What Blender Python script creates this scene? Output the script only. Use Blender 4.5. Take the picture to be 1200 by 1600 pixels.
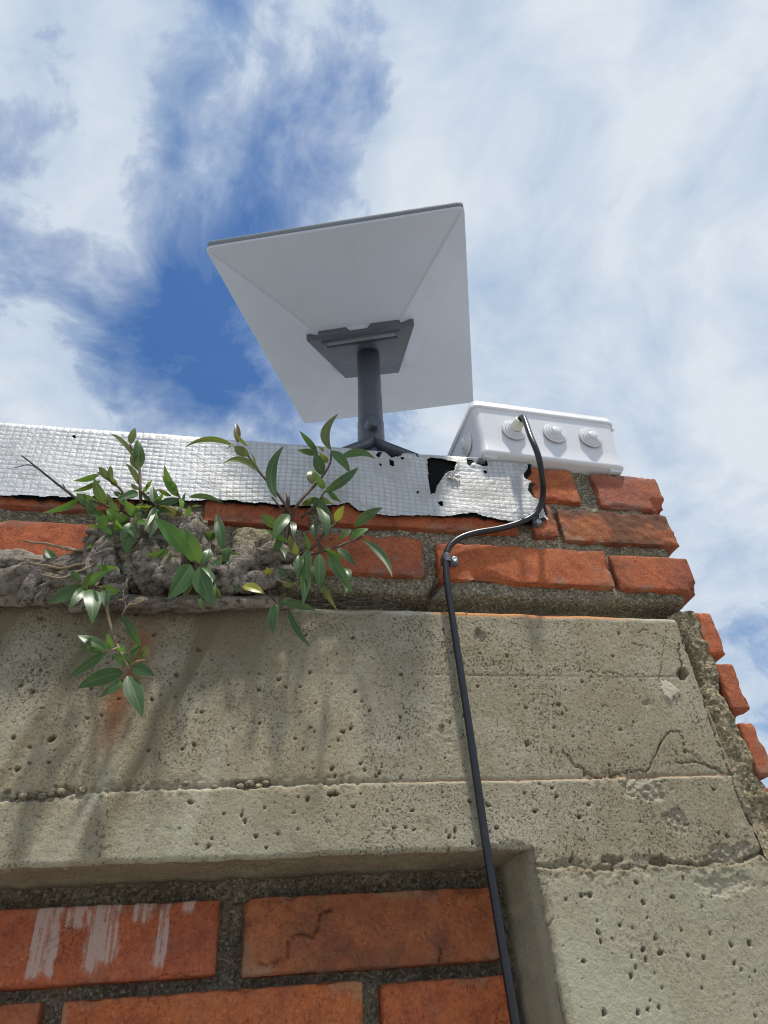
import bpy, math, random
import numpy as np
from mathutils import Vector, Matrix

scene = bpy.context.scene
for o in list(bpy.data.objects):
    bpy.data.objects.remove(o)
col = scene.collection
random.seed(7)
rng = np.random.default_rng(11)

# ------------------------------------------------------------------ camera
D = 0.62            # metres from the lens to the face of the wall
CZ = 1.55           # height of the lens above the ground
F = 1070.0          # focal length in photograph pixels (1200 x 1600)
_Z = np.array([-125., -1370., F]); _Z /= np.linalg.norm(_Z)
_X = np.array([5455., 298., F]); _X -= (_X @ _Z) * _Z; _X /= np.linalg.norm(_X)
_Y = np.cross(_Z, _X)
RW = np.stack([_X, _Y, _Z])          # camera axes -> world (X along wall, Y into wall, Z up)
cam = bpy.data.cameras.new('camera')
cam_o = bpy.data.objects.new('camera', cam); col.objects.link(cam_o)
cam.sensor_fit = 'VERTICAL'; cam.sensor_height = 36.0
cam.lens = F / 1600 * 36.0
cam.clip_start = 0.02; cam.clip_end = 3000
m = Matrix.Identity(4)
for i in range(3):
    m[i][0] = RW[i, 0]; m[i][1] = -RW[i, 1]; m[i][2] = -RW[i, 2]
m[2][3] = CZ
cam_o.matrix_world = m
scene.camera = cam_o

def ray(px, py):
    return RW @ np.array([px - 600., py - 800., F])
def flat(px, py):                    # wall-plane coordinates (x, z) in metres, z relative to the lens
    r = ray(px, py); return np.array([r[0], r[2]]) * D / r[1]
def at(px, py, y=1.0):               # world point on the plane y*D in front of the lens
    r = ray(px, py); p = r * (y * D) / r[1]; p[2] += CZ; return p

# ------------------------------------------------------------------ sky and sun
SUN_EL, SUN_AZ = math.radians(73), math.radians(27)   # azimuth measured from straight behind the viewer
world = bpy.data.worlds.new('World'); scene.world = world; world.use_nodes = True
nt = world.node_tree; nt.nodes.clear()
def N(t, typ, **kw):
    n = t.nodes.new(typ)
    for k, v in kw.items():
        if k == 'inp':
            for a, b in v.items(): n.inputs[a].default_value = b
        else: setattr(n, k, v)
    return n
def L(t, a, b): t.links.new(a, b)
def math_n(t, op, a, b=None, c=None, clamp=False):
    n = t.nodes.new('ShaderNodeMath'); n.operation = op; n.use_clamp = clamp
    for i, v in enumerate((a, b, c)):
        if v is None: continue
        if isinstance(v, (int, float)): n.inputs[i].default_value = v
        else: t.links.new(v, n.inputs[i])
    return n.outputs[0]
def mixc(t, fac, a, b, mode='MIX'):
    n = t.nodes.new('ShaderNodeMix'); n.data_type = 'RGBA'; n.blend_type = mode
    for s, v in ((0, fac), (6, a), (7, b)):
        if isinstance(v, (int, float)): n.inputs[s].default_value = v
        elif isinstance(v, tuple): n.inputs[s].default_value = v if len(v) == 4 else v + (1,)
        else: t.links.new(v, n.inputs[s])
    return n.outputs[2]
def noise(t, vec, scale, detail=4, rough=.55, dist=0., out=0):
    n = t.nodes.new('ShaderNodeTexNoise'); n.inputs['Scale'].default_value = scale
    n.inputs['Detail'].default_value = detail; n.inputs['Roughness'].default_value = rough
    n.inputs['Distortion'].default_value = dist
    if vec is not None: t.links.new(vec, n.inputs['Vector'])
    return n.outputs[out]
def ramp(t, fac, stops, interp='LINEAR'):
    n = t.nodes.new('ShaderNodeValToRGB'); e = n.color_ramp.elements; n.color_ramp.interpolation = interp
    while len(e) < len(stops): e.new(.5)
    for k, (p, c) in zip(e, stops):
        k.position = p
        k.color = (c, c, c, 1) if isinstance(c, (int, float)) else (c + (1,) if len(c) == 3 else c)
    t.links.new(fac, n.inputs[0]); return n.outputs[0]
def vmath(t, op, a, b=None, scale=None):
    n = t.nodes.new('ShaderNodeVectorMath'); n.operation = op
    for i, v in enumerate((a, b)):
        if v is None: continue
        if isinstance(v, (tuple, list)): n.inputs[i].default_value = v
        else: t.links.new(v, n.inputs[i])
    if scale is not None: n.inputs['Scale'].default_value = scale
    return n.outputs[1] if op in ('DOT_PRODUCT', 'LENGTH') else n.outputs[0]

sky = N(nt, 'ShaderNodeTexSky', sky_type='NISHITA', sun_disc=False)
sky.sun_elevation = SUN_EL; sky.sun_rotation = math.pi - SUN_AZ
sky.air_density = 1.3; sky.dust_density = .4; sky.ozone_density = 3.0
tc = N(nt, 'ShaderNodeTexCoord').outputs['Generated']
dirn = vmath(nt, 'NORMALIZE', tc)
sep = N(nt, 'ShaderNodeSeparateXYZ'); L(nt, dirn, sep.inputs[0])
den = math_n(nt, 'ADD', math_n(nt, 'MAXIMUM', sep.outputs[2], 0.0), .35)
comb = N(nt, 'ShaderNodeCombineXYZ')
L(nt, math_n(nt, 'DIVIDE', sep.outputs[0], den), comb.inputs[0])
L(nt, math_n(nt, 'DIVIDE', sep.outputs[1], den), comb.inputs[1])
cp = comb.outputs[0]
w1 = noise(nt, cp, 2.2, 3, .5, out=1)
warp = vmath(nt, 'ADD', cp, vmath(nt, 'SCALE', vmath(nt, 'SUBTRACT', w1, (.5, .5, .5)), scale=.32))
big = noise(nt, warp, 2.3, 2, .5)
fine = noise(nt, warp, 4.6, 9, .56)
wisp = noise(nt, warp, 14.0, 6, .62)
dens = math_n(nt, 'ADD', math_n(nt, 'MULTIPLY', big, .40), math_n(nt, 'MULTIPLY', fine, 1.05))
dens = math_n(nt, 'ADD', dens, math_n(nt, 'MULTIPLY', wisp, .52))
# the wide rift of clear sky seen behind the dish, and the thicker bank to its right
RIFT = [(575, 70, -.12, 700), (615, 150, -.12, 700), (500, 200, -.20, 420), (410, 320, -.27, 240), (330, 420, -.16, 250),
        (40, 450, -.22, 300), (190, 550, -.26, 260), (420, 600, -.32, 260), (1050, 660, .12, 150), (1150, 800, .10, 150), (330, 430, -.16, 220), (300, 560, -.12, 250), (480, 330, -.10, 300), (300, 620, -.06, 300), (850, 280, -.08, 700),
        (1180, 920, -.05, 200), (900, 150, .13, 14), (950, 480, .16, 20), (120, 180, .16, 60), (30, 600, .22, 300), (640, 260, .12, 400), (1130, 60, .2, 150)]
for px, py, amp, k in RIFT:
    c = ray(px, py); c = c / np.linalg.norm(c)
    g = math_n(nt, 'POWER', math.e, math_n(nt, 'MULTIPLY', math_n(nt, 'SUBTRACT', vmath(nt, 'DOT_PRODUCT', dirn, tuple(c)), 1.0), float(k)))
    dens = math_n(nt, 'ADD', dens, math_n(nt, 'MULTIPLY', g, amp))
cover = ramp(nt, dens, [(.62, 0.03), (.78, .26), (.93, .62), (1.15, .94)])
lum = math_n(nt, 'ADD', math_n(nt, 'MULTIPLY', noise(nt, warp, 3.1, 5, .55), .55), math_n(nt, 'MULTIPLY', noise(nt, warp, 8.5, 7, .58), .55))
cloudc = mixc(nt, ramp(nt, math_n(nt, 'ADD', math_n(nt, 'MULTIPLY', lum, 1.15), math_n(nt, 'MULTIPLY', dens, .22)), [(.66, 0.), (1.0, 1.)]), (5.2, 6.8, 8.9), (9.5, 10.2, 11.0))
bluesky = mixc(nt, 1.0, sky.outputs[0], (.58, .98, 1.42), 'MULTIPLY')
skyc = mixc(nt, cover, bluesky, cloudc)
bg = N(nt, 'ShaderNodeBackground', inp={'Strength': .061}); L(nt, skyc, bg.inputs[0])
L(nt, bg.outputs[0], N(nt, 'ShaderNodeOutputWorld').inputs[0])

sun = bpy.data.lights.new('sun', 'SUN'); sun.energy = 3.3; sun.angle = math.radians(3.0); sun.color = (1, .95, .87)
sun_o = bpy.data.objects.new('sun', sun); col.objects.link(sun_o)
sdir = Vector((math.sin(SUN_AZ) * math.cos(SUN_EL), -math.cos(SUN_AZ) * math.cos(SUN_EL), math.sin(SUN_EL)))
sun_o.rotation_euler = sdir.to_track_quat('Z', 'Y').to_euler()
sun_o.location = (0, -3, 5)

vs = scene.view_settings
vs.view_transform = 'Standard'; vs.look = 'None'; vs.gamma = 1; vs.exposure = 0.40
vs.use_curve_mapping = False
scene.cycles.use_denoising = True
scene.cycles.denoising_input_passes = 'RGB_ALBEDO_NORMAL'
scene.cycles.denoising_prefilter = 'ACCURATE'
scene.cycles.filter_width = 1.1

# ------------------------------------------------------------------ numeric helpers
def _hash(i, j, k):
    h = (i.astype(np.int64) * 374761393 + j.astype(np.int64) * 668265263 + k.astype(np.int64) * 2147483647 + 1013904223) & 0xffffffff
    h = ((h ^ (h >> 13)) * 1274126177) & 0xffffffff
    h = ((h ^ (h >> 16)) * 2246822519) & 0xffffffff
    return ((h ^ (h >> 15)) & 0xffffff) / float(0xffffff)
def vn(x, y, z):
    x, y, z = np.broadcast_arrays(np.asarray(x, float), np.asarray(y, float), np.asarray(z, float))
    i, j, k = np.floor(x), np.floor(y), np.floor(z); fx, fy, fz = x - i, y - j, z - k
    fx, fy, fz = [f * f * f * (f * (f * 6 - 15) + 10) for f in (fx, fy, fz)]
    r = 0
    for a in (0, 1):
        for b in (0, 1):
            for c in (0, 1):
                r = r + _hash(i + a, j + b, k + c) * (fx if a else 1 - fx) * (fy if b else 1 - fy) * (fz if c else 1 - fz)
    return r * 2 - 1
def fbm(x, y, z, oct=4, gain=.5):
    r = 0; a = 1; t = 0
    for o in range(oct):
        r = r + a * vn(x * 2 ** o + 17.3 * o, y * 2 ** o - 9.1 * o, z * 2 ** o + 5.7 * o); t += a; a *= gain
    return r / t
def sstep(a, b, v):
    t = np.clip((v - a) / (b - a), 0, 1); return t * t * (3 - 2 * t)
def polydist(x, z, pts):
    d = np.full(np.broadcast(x, z).shape, 1e9)
    for (x0, z0), (x1, z1) in zip(pts[:-1], pts[1:]):
        vx, vz = x1 - x0, z1 - z0
        t = np.clip(((x - x0) * vx + (z - z0) * vz) / (vx * vx + vz * vz + 1e-12), 0, 1)
        d = np.minimum(d, np.hypot(x - x0 - t * vx, z - z0 - t * vz))
    return d
def inpoly(x, z, pts):
    r = np.zeros(np.broadcast(x, z).shape, bool)
    n = len(pts)
    for i in range(n):
        x0, z0 = pts[i]; x1, z1 = pts[(i + 1) % n]
        c = ((z0 > z) != (z1 > z)) & (x < (x1 - x0) * (z - z0) / (z1 - z0 + 1e-15) + x0)
        r ^= c
    return r

def link_mesh(name, me, mat, parent=None, smooth=True):
    if mat is not None: me.materials.append(mat)
    if smooth and len(me.polygons):
        me.polygons.foreach_set('use_smooth', np.ones(len(me.polygons), bool))
    o = bpy.data.objects.new(name, me); col.objects.link(o)
    if parent is not None: o.parent = parent
    return o
def mesh_arrays(name, verts, quads, attrs=None):
    me = bpy.data.meshes.new(name)
    verts = np.asarray(verts, np.float32).reshape(-1, 3); quads = np.asarray(quads, np.int32).reshape(-1, 4)
    me.vertices.add(len(verts)); me.vertices.foreach_set('co', verts.ravel())
    me.loops.add(len(quads) * 4); me.loops.foreach_set('vertex_index', quads.ravel())
    me.polygons.add(len(quads)); me.polygons.foreach_set('loop_start', np.arange(0, len(quads) * 4, 4, dtype=np.int32))
    me.update(calc_edges=True); me.validate()
    for k, v in (attrs or {}).items():
        a = me.attributes.new(k, 'FLOAT', 'POINT'); a.data.foreach_set('value', np.asarray(v, np.float32).ravel())
    return me
def grid(name, V, mask=None, attrs=None, flip=False):
    ny, nx = V.shape[:2]
    idx = np.arange(ny * nx).reshape(ny, nx)
    q = np.stack([idx[:-1, :-1], idx[:-1, 1:], idx[1:, 1:], idx[1:, :-1]], -1)
    if flip: q = q[..., ::-1]
    q = q[mask] if mask is not None else q.reshape(-1, 4)
    verts = V.reshape(-1, 3)
    attrs = {k: np.asarray(v).ravel() for k, v in (attrs or {}).items()}
    used = np.unique(q); re = np.full(ny * nx, -1); re[used] = np.arange(len(used))
    return mesh_arrays(name, verts[used], re[q], {k: v[used] for k, v in attrs.items()})
def joined(name, parts):       # several (verts, quads) -> one mesh
    vs_, qs, n = [], [], 0
    for v, q in parts:
        v = np.asarray(v, float).reshape(-1, 3); vs_.append(v); qs.append(np.asarray(q).reshape(-1, 4) + n); n += len(v)
    return mesh_arrays(name, np.concatenate(vs_), np.concatenate(qs))
def gq(ny, nx, wrap=False, flip=False):
    idx = np.arange(ny * nx).reshape(ny, nx)
    if wrap: idx = np.concatenate([idx, idx[:, :1]], 1)
    q = np.stack([idx[:-1, :-1], idx[:-1, 1:], idx[1:, 1:], idx[1:, :-1]], -1).reshape(-1, 4)
    return q[:, ::-1] if flip else q
def smooth_path(pts, step):
    pts = np.asarray(pts, float); out = []
    P = np.concatenate([[2 * pts[0] - pts[1]], pts, [2 * pts[-1] - pts[-2]]])
    for i in range(1, len(P) - 2):
        n = max(2, int(np.linalg.norm(P[i + 1][:3] - P[i][:3]) / step))
        t = np.linspace(0, 1, n, endpoint=False)[:, None]
        out.append(.5 * (2 * P[i] + (P[i + 1] - P[i - 1]) * t + (2 * P[i - 1] - 5 * P[i] + 4 * P[i + 1] - P[i + 2]) * t ** 2
                         + (3 * P[i] - P[i - 1] - 3 * P[i + 1] + P[i + 2]) * t ** 3))
    out.append(pts[-1:]); return np.concatenate(out)
def tube(path, rad, ring=8, rough=0., freq=60., seed=0., caps=True):
    path = np.asarray(path, float); n = len(path)
    rad = np.broadcast_to(np.asarray(rad, float), (n,))
    T = np.gradient(path, axis=0); T /= np.linalg.norm(T, axis=1)[:, None] + 1e-12
    up = np.array([.31, -.9, .3]); U = np.zeros_like(T); u = up - up @ T[0] * T[0]
    for i in range(n):
        u = u - u @ T[i] * T[i]; u /= np.linalg.norm(u); U[i] = u
    W = np.cross(T, U)
    a = np.linspace(0, 2 * math.pi, ring, endpoint=False)
    off = U[:, None] * np.cos(a)[None, :, None] + W[:, None] * np.sin(a)[None, :, None]
    r = rad[:, None] * np.ones(ring)[None]
    if rough:
        s = np.concatenate([[0], np.cumsum(np.linalg.norm(np.diff(path, axis=0), axis=1))])[:, None]
        r = r * (1 + rough * fbm(np.cos(a)[None] * 1.6 + seed, np.sin(a)[None] * 1.6, s * freq, 4))
        r = r * (1 + rough * .7 * np.abs(vn(np.cos(a)[None] * 3 + seed * 3, np.sin(a)[None] * 3, s * freq * .25)))
    V = path[:, None] + off * r[..., None]
    if caps:
        V = np.concatenate([np.repeat(path[:1], ring, 0)[None], V, np.repeat(path[-1:], ring, 0)[None]])
    return V.reshape(-1, 3), gq(len(V), ring, True)
def lathe(profile, axis_o, axis_d, seg=32):     # profile rows (radius, height along axis)
    axis_d = np.asarray(axis_d, float); axis_d /= np.linalg.norm(axis_d)
    h = np.array([0, 0, 1.]) if abs(axis_d[2]) < .8 else np.array([1., 0, 0])
    u = np.cross(h, axis_d); u /= np.linalg.norm(u); w = np.cross(axis_d, u)
    a = np.linspace(0, 2 * math.pi, seg, endpoint=False)
    ringv = u[None] * np.cos(a)[:, None] + w[None] * np.sin(a)[:, None]
    V = np.array([np.asarray(axis_o) + axis_d * hgt + ringv * max(r, 1e-5) for r, hgt in profile])
    return V.reshape(-1, 3), gq(len(V), seg, True)
def box_v(lo, hi):
    (x0, y0, z0), (x1, y1, z1) = lo, hi
    v = [(x0, y0, z0), (x1, y0, z0), (x1, y1, z0), (x0, y1, z0), (x0, y0, z1), (x1, y0, z1), (x1, y1, z1), (x0, y1, z1)]
    return np.array(v), np.array([(3, 2, 1, 0), (4, 5, 6, 7), (0, 1, 5, 4), (1, 2, 6, 5), (2, 3, 7, 6), (3, 0, 4, 7)])
def bevel_box(lo, hi, r, seg=3):                # box with rounded edges
    lo, hi = np.asarray(lo, float), np.asarray(hi, float)
    return round_block(lo, hi, r, None, seg)
def round_block(lo, hi, r, steps=None, seg=3):
    faces_v, faces_q, n = [], [], 0
    size = hi - lo
    lin = []
    for k in range(3):
        e = np.array([0, .3, .7, 1.]) * r if seg >= 3 else np.array([0, r])
        inner = [] if steps is None else np.linspace(r, size[k] - r, max(2, int(size[k] / steps)))[1:-1]
        lin.append(np.unique(np.round(np.concatenate([e, inner, size[k] - e]), 7)))
    for k in range(3):
        a, b = [(1, 2), (2, 0), (0, 1)][k]
        A, B = np.meshgrid(lin[a], lin[b], indexing='xy')
        for side in (0, 1):
            P = np.zeros(A.shape + (3,)); P[..., a] = A; P[..., b] = B; P[..., k] = size[k] * side
            faces_v.append(P.reshape(-1, 3)); faces_q.append(gq(A.shape[0], A.shape[1], flip=(side == 0)) + n); n += P.size // 3
    V = np.concatenate(faces_v); Q = np.concatenate(faces_q)
    key = np.round(V, 6); _, fi, inv = np.unique(key, axis=0, return_index=True, return_inverse=True)
    V = V[fi]; Q = inv.reshape(-1)[Q]
    c = np.clip(V, r, size - r); dlt = V - c
    nrm = dlt / (np.linalg.norm(dlt, axis=1)[:, None] + 1e-12)
    V = np.where(np.linalg.norm(dlt, axis=1)[:, None] > 1e-9, c + nrm * r, V)
    return V + lo, Q
def block_normals(V, lo, hi, r):
    c = np.clip(V, np.asarray(lo) + r, np.asarray(hi) - r); d = V - c
    return d / (np.linalg.norm(d, axis=1)[:, None] + 1e-12)

def tag(o, label, cat=None, group=None, kind=None):
    o['label'] = label
    if cat: o['category'] = cat
    if group: o['group'] = group
    if kind: o['kind'] = kind
    return o
def empty(name, loc=(0, 0, 0)):
    o = bpy.data.objects.new(name, None); o.empty_display_size = .05; col.objects.link(o)
    return o

# ------------------------------------------------------------------ materials
def mat_new(name):
    mt = bpy.data.materials.new(name); mt.use_nodes = True
    t = mt.node_tree; b = t.nodes['Principled BSDF']
    return mt, t, b
def coords(t): return N(t, 'ShaderNodeTexCoord').outputs['Object']
def bump(t, b, h, strength=.5, dist=.001, prev=None):
    n = N(t, 'ShaderNodeBump', inp={'Strength': strength, 'Distance': dist}); L(t, h, n.inputs['Height'])
    if prev is not None: L(t, prev, n.inputs['Normal'])
    if b is not None: L(t, n.outputs[0], b.inputs['Normal'])
    return n.outputs[0]
def attr(t, name): return N(t, 'ShaderNodeAttribute', attribute_name=name).outputs['Fac']

def make_concrete():
    mt, t, b = mat_new('weathered_concrete'); v = coords(t)
    n1 = noise(t, v, 6, 5, .6); n2 = noise(t, v, 40, 6, .65); n3 = noise(t, v, 420, 3, .7); n4 = noise(t, v, 900, 2, .7)
    c = mixc(t, ramp(t, n1, [(.38, 0.), (.62, 1.)]), (.290, .256, .172), (.390, .356, .268))
    c = mixc(t, ramp(t, n2, [(.42, 0.), (.66, .55)]), c, (.215, .178, .108))
    c = mixc(t, ramp(t, n3, [(.30, .75), (.46, 0.)]), c, (.13, .105, .06))
    c = mixc(t, ramp(t, n4, [(.60, 0.), (.75, .5)]), c, (.46, .42, .32))
    vg = N(t, 'ShaderNodeTexVoronoi', inp={'Scale': 760.0}); L(t, v, vg.inputs['Vector'])
    sg = N(t, 'ShaderNodeSeparateColor'); L(t, vg.outputs['Color'], sg.inputs[0])
    c = mixc(t, ramp(t, sg.outputs[0], [(.0, .45), (.30, 0.)]), c, (.13, .105, .065))
    c = mixc(t, ramp(t, sg.outputs[0], [(.84, 0.), (1., .28)]), c, (.52, .48, .37))
    spk = math_n(t, 'ADD', noise(t, v, 430, 2, .5), math_n(t, 'MULTIPLY', math_n(t, 'SUBTRACT', noise(t, v, 30, 3, .6), .5), .35))
    c = mixc(t, ramp(t, spk, [(.345, .85), (.405, 0.)]), c, (.075, .058, .035))
    spk2 = math_n(t, 'ADD', noise(t, v, 250, 2, .5), math_n(t, 'MULTIPLY', math_n(t, 'SUBTRACT', noise(t, v, 22, 3, .6), .5), .35))
    c = mixc(t, ramp(t, spk2, [(.285, .9), (.335, 0.)]), c, (.085, .066, .040))
    c = mixc(t, ramp(t, noise(t, v, 3.1, 4, .6), [(.42, 0.), (.62, .5)]), c, (.30, .245, .145))
    hair = math_n(t, 'MULTIPLY', ramp(t, math_n(t, 'ABSOLUTE', math_n(t, 'SUBTRACT', noise(t, v, 17, 5, .6), .5)), [(0., 1.), (.008, 0.)]), ramp(t, noise(t, v, 8, 2, .5), [(.5, 0.), (.62, .7)]))
    c = mixc(t, hair, c, (.09, .07, .045))
    c = mixc(t, attr(t, 'green'), c, (.385, .375, .275))
    c = mixc(t, attr(t, 'dirt_shade'), c, (.145, .115, .070))
    c = mixc(t, attr(t, 'rust'), c, (.24, .085, .035))
    c = mixc(t, attr(t, 'pale'), c, (.52, .49, .39))
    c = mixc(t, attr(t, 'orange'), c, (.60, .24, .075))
    L(t, c, b.inputs['Base Color']); b.inputs['Roughness'].default_value = .92; b.inputs['Specular IOR Level'].default_value = .2
    h = math_n(t, 'ADD', math_n(t, 'MULTIPLY', n3, 1.0), math_n(t, 'MULTIPLY', noise(t, v, 150, 4, .7), .3))
    h = math_n(t, 'SUBTRACT', h, math_n(t, 'MULTIPLY', hair, .6))
    bump(t, b, h, .6, .0013); return mt
def make_mortar(name, c0, c1, rough_d=.002):
    mt, t, b = mat_new(name); v = coords(t)
    n1 = noise(t, v, 14, 5, .6); n2 = noise(t, v, 230, 4, .7); n3 = noise(t, v, 560, 2, .6)
    c = mixc(t, ramp(t, n1, [(.36, 0.), (.66, 1.)]), c0, c1)
    c = mixc(t, ramp(t, n2, [(.30, .8), (.5, 0.)]), c, tuple(x * .32 for x in c0))
    c = mixc(t, ramp(t, n3, [(.60, 0.), (.72, .6)]), c, (.45, .42, .34))
    vg = N(t, 'ShaderNodeTexVoronoi', inp={'Scale': 480.0}); L(t, v, vg.inputs['Vector'])
    sg = N(t, 'ShaderNodeSeparateColor'); L(t, vg.outputs['Color'], sg.inputs[0])
    c = mixc(t, ramp(t, sg.outputs[0], [(.0, .7), (.4, 0.)]), c, tuple(x * .3 for x in c0))
    c = mixc(t, ramp(t, sg.outputs[0], [(.78, 0.), (1., .6)]), c, tuple(min(.6, x * 2.0) for x in c1))
    L(t, c, b.inputs['Base Color']); b.inputs['Roughness'].default_value = .95; b.inputs['Specular IOR Level'].default_value = .15
    bump(t, b, math_n(t, 'ADD', n2, math_n(t, 'MULTIPLY', n3, .5)), .9, rough_d); return mt
def make_brick(name, lime=False):
    mt, t, b = mat_new(name); v = coords(t)
    oi = N(t, 'ShaderNodeObjectInfo')
    vv = vmath(t, 'ADD', v, vmath(t, 'SCALE', oi.outputs['Color'], scale=3.0))
    n1 = noise(t, vv, 11, 5, .62); n2 = noise(t, vv, 45, 5, .65); n3 = noise(t, vv, 330, 4, .7); n4 = noise(t, vv, 24, 3, .5, 1.5)
    c = mixc(t, ramp(t, n1, [(.32, 0.), (.70, 1.)]), (.38, .094, .034), (.56, .168, .058))
    c = mixc(t, ramp(t, n2, [(.36, .65), (.56, 0.)]), c, (.26, .062, .030))
    c = mixc(t, ramp(t, n3, [(.28, .75), (.47, 0.)]), c, (.085, .028, .018))
    c = mixc(t, ramp(t, n3, [(.66, 0.), (.80, .45)]), c, (.60, .25, .12))
    c = mixc(t, ramp(t, n4, [(.60, 0.), (.74, .32)]), c, (.40, .17, .10))
    cl = math_n(t, 'ABSOLUTE', math_n(t, 'SUBTRACT', noise(t, vv, 30, 5, .62, .6), .5))
    cm = ramp(t, noise(t, vv, 26, 3, .6), [(.55, 0.), (.65, 1.)])
    crk = math_n(t, 'MULTIPLY', ramp(t, cl, [(.0, 1.), (.009, 0.)]), cm)
    c = mixc(t, math_n(t, 'MULTIPLY', crk, .75), c, (.07, .028, .018))
    vg = N(t, 'ShaderNodeTexVoronoi', inp={'Scale': 520.0}); L(t, v, vg.inputs['Vector'])
    sg = N(t, 'ShaderNodeSeparateColor'); L(t, vg.outputs['Color'], sg.inputs[0])
    c = mixc(t, ramp(t, sg.outputs[0], [(.0, .40), (.3, 0.)]), c, (.13, .035, .02))
    c = mixc(t, ramp(t, sg.outputs[0], [(.86, 0.), (1., .30)]), c, (.55, .26, .15))
    c = mixc(t, ramp(t, noise(t, vv, 5.5, 4, .6), [(.48, 0.), (.66, .6)]), c, (.22, .062, .042))
    c = mixc(t, ramp(t, noise(t, vv, 7.5, 5, .65), [(.58, 0.), (.76, .35)]), c, (.44, .20, .12))
    c = mixc(t, math_n(t, 'MULTIPLY', attr(t, 'smear'), ramp(t, n3, [(.35, .4), (.6, 1.)])), c, (.27, .20, .14))
    c = mixc(t, attr(t, 'soot'), c, (.055, .036, .025))
    c = mixc(t, 1.0, c, oi.outputs['Color'], 'MULTIPLY')
    c = mixc(t, attr(t, 'chip'), c, (.36, .11, .055))
    if lime:
        mp = N(t, 'ShaderNodeMapping'); mp.inputs['Scale'].default_value = (230, 1, 11); L(t, v, mp.inputs[0])
        s1 = noise(t, mp.outputs[0], 1.0, 4, .65)
        c = mixc(t, math_n(t, 'MULTIPLY', attr(t, 'lime'), 1.0), c, c)
        lf = math_n(t, 'ADD', math_n(t, 'MULTIPLY', attr(t, 'lime'), .46), math_n(t, 'MULTIPLY', s1, .95))
        lf = math_n(t, 'ADD', lf, math_n(t, 'MULTIPLY', noise(t, v, 260, 3, .6), .22))
        c = mixc(t, ramp(t, lf, [(.80, 0.), (1.02, .36), (1.3, .72)]), c, (.50, .39, .34))
    L(t, c, b.inputs['Base Color']); b.inputs['Roughness'].default_value = .8; b.inputs['Specular IOR Level'].default_value = .3
    vo = N(t, 'ShaderNodeTexVoronoi', feature='DISTANCE_TO_EDGE', inp={'Scale': 55.0}); L(t, vmath(t, 'ADD', vv, vmath(t, 'SCALE', noise(t, vv, 60, 3, .6, out=1), scale=.03)), vo.inputs['Vector'])
    flake = math_n(t, 'MULTIPLY', ramp(t, vo.outputs[0], [(0., 0.), (.05, 1.)]), ramp(t, n1, [(.45, 0.), (.62, 1.)]))
    h = math_n(t, 'ADD', math_n(t, 'MULTIPLY', n3, .6), math_n(t, 'ADD', math_n(t, 'MULTIPLY', n2, .8), math_n(t, 'MULTIPLY', flake, .25)))
    h = math_n(t, 'SUBTRACT', h, math_n(t, 'MULTIPLY', crk, .9))
    bump(t, b, h, .6, .0016); return mt
def simple(name, c, rough=.5, metal=0., nscale=30, var=.12, bmp=0., spec=.5, dirt_shade=None):
    mt, t, b = mat_new(name); v = coords(t)
    n1 = noise(t, v, nscale, 4, .6)
    cc = mixc(t, ramp(t, n1, [(.3, 0.), (.7, 1.)]), tuple(x * (1 - var) for x in c), tuple(min(1, x * (1 + var)) for x in c))
    if dirt_shade:
        cc = mixc(t, ramp(t, noise(t, v, 13, 6, .65), [(.55, 0.), (.78, dirt_shade[1])]), cc, dirt_shade[0])
        cc = mixc(t, ramp(t, noise(t, v, 140, 3, .6), [(.66, 0.), (.76, dirt_shade[1] * .7)]), cc, dirt_shade[0])
    L(t, cc, b.inputs['Base Color']); b.inputs['Roughness'].default_value = rough; b.inputs['Metallic'].default_value = metal
    b.inputs['Specular IOR Level'].default_value = spec
    L(t, ramp(t, noise(t, v, nscale * 3, 3, .6), [(.2, max(0, rough - .1)), (.8, min(1, rough + .1))]), b.inputs['Roughness'])
    if bmp: bump(t, b, noise(t, v, nscale * 8, 4, .65), .6, bmp)
    return mt
def make_foil():
    mt, t, b = mat_new('embossed_aluminium_foil'); v = coords(t)
    n1 = noise(t, v, 18, 5, .6); n2 = noise(t, v, 300, 3, .6)
    c = mixc(t, ramp(t, n1, [(.35, 0.), (.7, 1.)]), (.55, .555, .56), (.70, .70, .70))
    c = mixc(t, ramp(t, n2, [(.25, .35), (.42, 0.)]), c, (.42, .40, .36))
    c = mixc(t, attr(t, 'grime_shade'), c, (.36, .345, .31))
    L(t, c, b.inputs['Base Color']); b.inputs['Metallic'].default_value = .42
    L(t, ramp(t, n1, [(.3, .48), (.7, .62)]), b.inputs['Roughness'])
    cr = noise(t, v, 90, 5, .6, 1.2)
    cr2 = noise(t, v, 230, 4, .65, 1.5)
    bump(t, b, math_n(t, 'ADD', math_n(t, 'ADD', cr, math_n(t, 'MULTIPLY', cr2, .6)), math_n(t, 'MULTIPLY', n2, .35)), .6, .0015); return mt
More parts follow.
